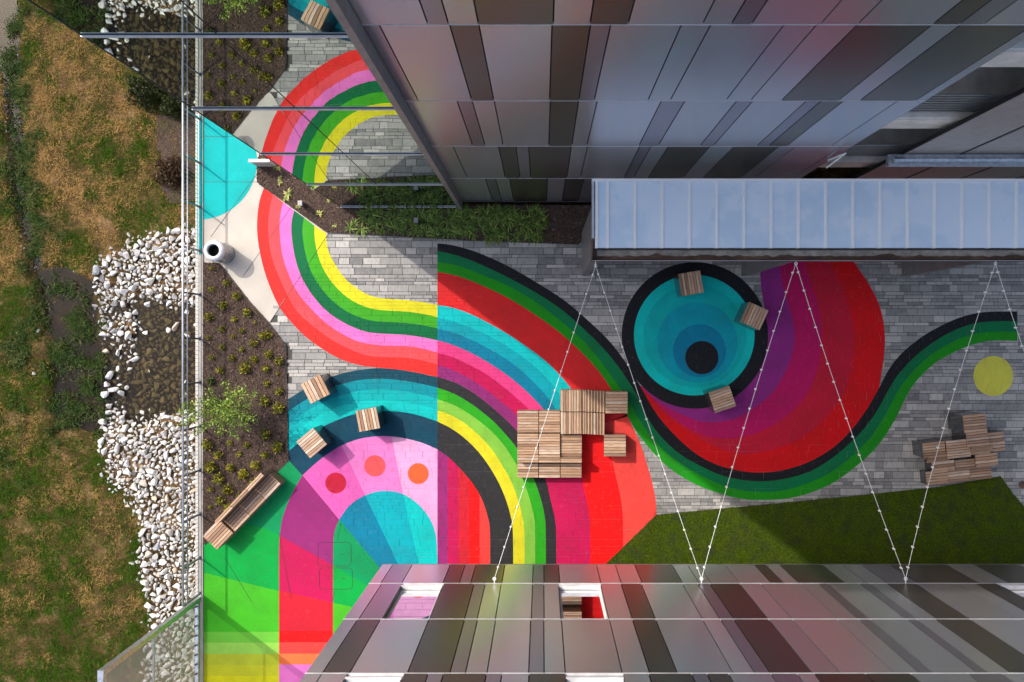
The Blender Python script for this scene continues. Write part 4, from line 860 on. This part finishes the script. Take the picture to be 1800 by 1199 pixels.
# open stair bay
for k in range(6):
    zt = 3.4 + 2.8 * k; MB().box((XE + .016, 3.84, zt - .62), (14.9, 5.6, zt)).build('floor_slab', M['slabc'], nb); MB().box((XE + .016, 3.80, zt - .22), (14.9, 3.839, zt - .02)).build('slab_nosing', M['slabc'], nb)
    for j in range(8): MB().tube((XE + .01, 3.9, zt + .16 + .11 * j), (14.9, 3.9, zt + .16 + .11 * j), .018, 5).build('guard_rail', M['alu'], nb)
    for bx in (6.6, 9.4):
        MB().tube((bx, 4.9, zt), (bx + .75, 4.9, zt + 2.2), .06, 6).build('brace', M['slabc'], nb); MB().box((bx + .8, 4.85, zt), (bx + .92, 4.97, zt + 2.2)).build('inner_column', M['slabc'], nb)
for a, b in zip((XC, 8.26, 9.52, 10.77, 12.02), (8.17, 9.43, 10.68, 11.93, 14)):
    mb = MB(); n_ = int((b - a) / .055); xs = np.linspace(a, b, n_ * 2 + 1); yy = [NYW + (.014 if i % 2 else 0.0) for i in range(len(xs))]
    for i in range(len(xs) - 1): mb.poly([(xs[i], yy[i], 0), (xs[i + 1], yy[i + 1], 0), (xs[i + 1], yy[i + 1], RT), (xs[i], yy[i], RT)])
    mb.poly([(a, NYW, 0), (a, NYW, RT), (a, NYW + .016, RT), (a, NYW + .016, 0)]); mb.build('ribbed_panel', M['corr'], nb)
gt = MB().tube((6.85, 3.50, 4.72), (15, 3.50, 4.72), .05, 8); gt.box((6.78, 3.40, 4.56), (15, 3.62, 4.66)); gt.build('service_pipe', M['galv'], nb)
mb = MB(); mb.tube((5.75, 3.60, 4.3), (5.75, 3.52, 5.1), .016, 6); mb.tube((5.75, 3.52, 5.1), (5.72, 3.45, 4.3), .016, 6); mb.build('vent_pipe', M['white'], nb)
# ------------------------------------------------------------------ canopy
HZ = 4.2
def hw(px, py, z=HZ): return W(px, py, z)
ca = empty('canopy', (hw(1041, 0).x, 2.2, 0), 'long frosted glass entrance canopy with rusty gutter along the north wall', 'canopy')
xa = hw(1040.5, 0).x; yn, ysg, yg1 = hw(0, 314.5).y, hw(0, 436).y, hw(0, 456).y; xr = 13.6
MB().box((xa, yn - .055, HZ - .10), (xr, yn, HZ + .02)).build('wall_beam', M['rafter'], ca); MB().box((xa, ysg + .2, HZ - .14), (xa + .045, yn - .055, HZ + .005)).build('end_beam', M['alu'], ca)
rx = [1048.8, 1068] + [1068 + 47.9 * i for i in range(1, 26)]
for i, px in enumerate(rx):
    x = hw(px, 0).x; MB().box((x - .027, ysg, HZ - .10), (x + .027, yn - .056, HZ + .012)).build('rafter', M['rafter'], ca)
    if i + 1 < len(rx):
        b = hw(rx[i + 1], 0).x; MB().box((x + .029, ysg + .004, HZ - .022), (b - .029, yn - .058, HZ - .006)).build('glass_panel', M['frost'], ca)
g = MB(); g.box((xa + .02, yg1, HZ - .30), (xr, ysg - .012, HZ - .27)); g.box((xa + .012, yg1 - .012, HZ - .30), (xr, yg1, HZ - .10)); g.box((xa + .005, yg1 - .012, HZ - .30), (xa + .02, ysg + .2, HZ - .08)); g.build('gutter', M['gutter'], ca)
MB().box((xa + .012, yg1 - .020, HZ - .103), (xr, yg1 - .0125, HZ - .085)).build('gutter_lip', M['alu'], ca); MB().box((xa + .03, ysg - .012, HZ - .3), (xr, ysg - .002, HZ - .05)).build('gutter_back', M['dark'], ca)
sp = [(xa + .12, ysg - .013)]; x = xa + .12
while x < xr: sp.append((x, yg1 + .10 + .09 * max(0, mn.noise(Vector((x * 1.9, 0, 5)))) + .03 * mn.noise(Vector((x * 7, 1, 5))))); x += .05
sp.append((xr, ysg - .013)); MB().prism(sp, HZ - .275, HZ - .255).build('silt', M['silt'], ca)
for px in (1022.7, 1303, 1585):
    v = W(px, 485.5); MB().box((v.x, v.y, -.02), (v.x + .16, v.y + 1.15, HZ - .30)).build('support_fin', M['finwall'], ca)
# ------------------------------------------------------------------ festoon lights
AZ = 4.16
top = [W(1047, 467, 3.98), W(1399, 463.5, 3.98), W(1750, 463.5, 3.98), W(2105, 463.5, 3.98)]; bot = [W(869, 1020, AZ), W(1233, 1021, AZ), W(1592, 1022, AZ)]
for b in bot: b.y = SYW + .09
pairs = [(0, 0), (0, 1), (1, 1), (1, 2), (2, 2)]
bm_ = MB().lathe([(.0, -.058), (.018, -.05), (.024, -.03), (.02, -.008), (.012, .01), (.012, .03), (.0, .032)], 8).mesh('bulb', M['white'], None, True)
words = ['first', 'second', 'third', 'fourth', 'fifth']
def string(a, b, lab):
    r = empty('string_light', a, lab, 'string light', 'festoon strings between canopy and building'); n_ = 24; P = [a.lerp(b, i / n_) - Vector((0, 0, .16 * 4 * (i / n_) * (1 - i / n_))) for i in range(n_ + 1)]; mb = MB()
    for p, q in zip(P[:-1], P[1:]): mb.tube(p, q, .0052, 5)
    mb.build('cable', M['white'], r); L = (b - a).length; m = int(L / .395)
    for i in range(m):
        t = (i + .45) / m; p = a.lerp(b, t) - Vector((0, 0, .16 * 4 * t * (1 - t))); o = link('bulb', bm_, r, p - a); o.rotation_euler = (0, 0, 0)
for k, (i, j) in enumerate(pairs): string(top[i], bot[j], 'white festoon string, %s of the zigzag counted from the timber lounge' % words[k])
string(top[2], W(1960, 1022, AZ), 'white festoon string passing over the end of the green wave stripe')
for p in top[:3] : 
    r = empty('eye_bolt', p, 'white eye bolt holding festoon strings at the canopy gutter', 'bolt', 'eye bolts at the gutter'); mb = MB(); mb.tube(p, Vector((p.x, yg1 - .012, p.z)), .008, 6)
    for i in range(10):
        t0, t1 = i * .6283, (i + 1) * .6283; mb.tube(p + Vector((math.cos(t0), math.sin(t0), 0)) * .03, p + Vector((math.cos(t1), math.sin(t1), 0)) * .03, .007, 5)
    mb.build('shank', M['white'], r)
for p in bot:
    r = empty('eye_bolt', p, 'white eye bolt fixed to the overhanging metal wall', 'bolt', 'eye bolts on the metal wall'); mb = MB(); mb.tube(p, Vector((p.x, SYW - .01, p.z)), .009, 6)
    for i in range(10):
        t0, t1 = i * .6283, (i + 1) * .6283; mb.tube(p + Vector((math.cos(t0), math.sin(t0), 0)) * .03, p + Vector((math.cos(t1), math.sin(t1), 0)) * .03, .008, 5)
    mb.build('shank', M['white'], r)
# ------------------------------------------------------------------ timber furniture
def slat_unit():
    mb = MB(); e = .06; mb.v = [(-.5, -.5, -.5), (.5, -.5, -.5), (.5, .5, -.5), (-.5, .5, -.5), (-.5, -.5, .35), (.5, -.5, .35), (.5, .5, .35), (-.5, .5, .35), (-.497, -.5 + e, .5), (.497, -.5 + e, .5), (.497, .5 - e, .5), (-.497, .5 - e, .5)]
    mb.f = [(0, 3, 2, 1), (8, 9, 10, 11)]
    for k in (0, 4):
        for i in range(4): j = (i + 1) % 4; mb.f.append((k + i, k + j, k + 4 + j, k + 4 + i))
    return mb.mesh('slat', M['wood'])
SU = slat_unit()
def slats(parent, c, w, d, rot, n_, z, along='x', tilt=0.0, th=.035):
    """n_ slats covering w (local x) by d (local y) with top centre c=(x,y) relative to parent at height z"""
    R = Matrix.Rotation(rot, 3, 'Z') @ Matrix.Rotation(tilt, 3, 'X')
    for i in range(n_):
        q = (i + .5) / n_ - .5; off = Vector((0, q * d, 0)) if along == 'x' else Vector((q * w, 0, 0))
        o = link('slat', SU, parent, Vector((c[0], c[1], z - th / 2)) + R @ off)
        if along == 'x': o.scale = (w, d / n_ - .011, th); o.rotation_euler = R.to_euler()
        else: o.scale = (d, w / n_ - .011, th); o.rotation_euler = (R @ Matrix.Rotation(math.pi / 2, 3, 'Z')).to_euler()
def block(parent, c, w, d, rot, z0, z1, n_=7, along='x', side='steelside'):
    m = MB().box((-w / 2 + .008, -d / 2 + .008, z0), (w / 2 - .008, d / 2 - .008, z1 - .036), rot, (0, 0)).mesh('side_panel', M[side])
    link('side_panel', m, parent, (c[0], c[1], 0)); slats(parent, c, w, d, rot, n_, z1, along)
ST = [(554.3, 684.2, 26.9, 38.7, 'y', 6, 'timber-topped steel stool on the outer navy stripe of the rainbow'), (646.5, 737.6, 10.8, 37.5, 'y', 7, 'timber-topped steel stool straddling the bright cyan and inner navy stripes'), (547.6, 778.9, 40, 38.5, 'x', 8, 'leaf-shadowed timber-topped stool by the mulch bed, nearest the long bench'), (1215, 497.8, 9.7, 39.4, 'y', 8, 'timber-topped stool on the painted eye, below the canopy gutter'), (1326.3, 555.5, -24.4, 38, 'y', 7, 'timber-topped stool with a knot hole, between painted eye and purple crescent'), (1270, 702.3, 18.8, 38.5, 'x', 8, 'timber-topped stool across the black ring, opposite the canopy')]
for (px, py, ang, s, al, n_, lab) in ST:
    h = .68; v = W(px, py, h); r = empty('stool', (v.x, v.y, 0), lab, 'stool'); sz = s * (CZ - h) / F
    block(r, (0, 0), sz, sz, math.radians(ang), .0, h, n_, al)
v = W(1081, 783.4, .42); r = empty('stool', (v.x, v.y, 0), 'low square timber stool on the red stripe beside the timber lounge', 'stool'); block(r, (0, 0), .56, .57, 0, 0, .42, 7, 'x')
# timber lounge (platform of joined blocks)
lo = W(985, 765); lg = empty('timber_lounge', (lo.x, lo.y, 0), 'large stepped timber lounge platform of joined slatted blocks on the centre arc', 'lounge')
def pb(x0_, y0_, x1_, y1_, h, n_, al, z0=0.0, par=None, org=None):
    a = W(x0_, y1_, h); b = W(x1_, y0_, h); org = org or lo
    block(par or lg, ((a.x + b.x) / 2 - org.x, (a.y + b.y) / 2 - org.y), b.x - a.x - .012, b.y - a.y - .012, 0, z0, h, n_, al, 'woodside')
for i, xx in enumerate((909, 947, 985)):
    if i < 2: pb(xx, 722, xx + 37.7, 761.2, .42, 8, 'x'); pb(xx, 762, xx + 37.7, 799.4, .46, 8, 'x')
    else: pb(xx, 763.6, xx + 38, 803, .40, 8, 'x')
    pb(xx, 799.6 if i < 2 else 803.4, xx + 38, 814, .62, 3, 'x'); pb(xx, 814.4, xx + 37.6, 840.5, .34, 5, 'x')
for yy, yb_ in ((685.5, 724), (724.6, 763.4)):
    pb(985, yy, 1023, yb_, .52, 8, 'y'); pb(1023.4, yy, 1032, yb_, .50, 2, 'y')
    for i in range(6): pb(1032 + i * 5.25, yy + .6 * (i + 1) * .5, 1037.1 + i * 5.25, yb_ + .6 * (i + 1) * .5, .48 - .10 * math.sin(i / 5 * math.pi / 2), 1, 'y')
pb(1064, 688, 1103.6, 727.6, .46, 7, 'x')
# long bench
ang = math.radians(46.3); u = Vector((math.cos(ang), math.sin(ang), 0)); vv = Vector((math.sin(ang), -math.cos(ang), 0))
c0_ = W(350 + 295 / 6.66, 820 + 1060 / 6.66, .48); bo = Vector((c0_.x, c0_.y, 0)) + u * 1.15 - vv * .26
bh = empty('timber_bench', bo, 'long timber bench with backrest standing diagonally beside the mulch bed', 'bench')
def lb(u0, u1, v0, v1, z0, z1, n_, al, side='wood_side'):
    c = u * ((u0 + u1) / 2 - 1.15) + vv * ((v0 + v1) / 2 - .26) + vv * .26 - vv * .0 + vv * (.0)
    block(bh, (c.x, c.y), u1 - u0, abs(v1 - v0), ang, z0, z1, n_, al, 'woodside')
lb(.0, .60, -.52, 0, 0, .48, 7, 'x')
for k, a in enumerate((.62, 1.19, 1.76)):
    lb(a, a + .56, -.40, 0, 0, .40, 5, 'x'); lb(a, a + .56, -.52, -.405, 0, .74, 2, 'x')
# stepped lounge on the right
ra = math.radians(6.0); so_ = W(1690, 800); sg = empty('stepped_lounge', (so_.x, so_.y, 0), 'stepped cluster of timber-topped steel seats at the edge of the lawn', 'lounge')
def rbk(zx, zy, w, d, h, n_, back=False):
    p = W(1600 + zx / 7.055, 700 + zy / 7.055, h); k = (CZ - h) / F / 7.055; block(sg, (p.x - so_.x, p.y - so_.y), w * k, d * k, ra, 0, h, n_, 'x')
for zx, zy in ((340, 985), (608, 952), (876, 925)): rbk(zx, zy, 266, 170, .34, 5)
rbk(415, 838, 270, 120, .40, 3); rbk(688, 822, 262, 130, .36, 4); rbk(950, 765, 270, 165, .42, 4)
rbk(302, 640, 272, 190, .55, 6); rbk(600, 630, 285, 225, .60, 7); rbk(806, 310, 274, 220, .72, 6); rbk(838, 505, 262, 180, .66, 5); rbk(1070, 540, 205, 240, .40, 6)
for (zx, zy, w, h, tl, d) in ((360, 748, 275, .52, -.9, 90), (880, 640, 270, .58, -.9, 110)):
    p = W(1600 + zx / 7.055, 700 + zy / 7.055, h); k = (CZ - h) / F / 7.055; slats(sg, (p.x - so_.x, p.y - so_.y), w * k, d * k * 1.35, ra, 4, h, 'x', .7)
# ------------------------------------------------------------------ lawn
lw = MB().prism([w2(p) for p in TURF], -.25, .014).build('lawn', M['lawnbase']); tag(lw, 'triangular lawn between paving and the overhanging building', None, None, 'structure')
Pt = [w2(p) for p in TURF]; pts = []
while len(pts) < 150000:
    x, y = random.uniform(1.2, 13.6), random.uniform(-7.3, -3.55)
    if x < 12.9 and y > -6.6 and pinside(x, y, Pt): pts.append((x + random.gauss(0, .012), y + random.gauss(0, .014), .012))
tag(blades('lawn_grass', pts, .02, .006, M['turf'], 1.7), 'short dense green turf of the lawn', 'grass', None, 'stuff')
v = W(1797, 852); dr_ = empty('drain_cover', v, 'small round brown drain cover in the grey paving', 'drain'); MB().lathe([(.0, .009), (.09, .009), (.1, .006), (.1, -.02)], 24, (v.x, v.y)).build('cover', M['gutter'], dr_); MB().lathe([(.102, .006), (.125, .006), (.125, -.02)], 24, (v.x, v.y)).build('rim', M['fin'], dr_)
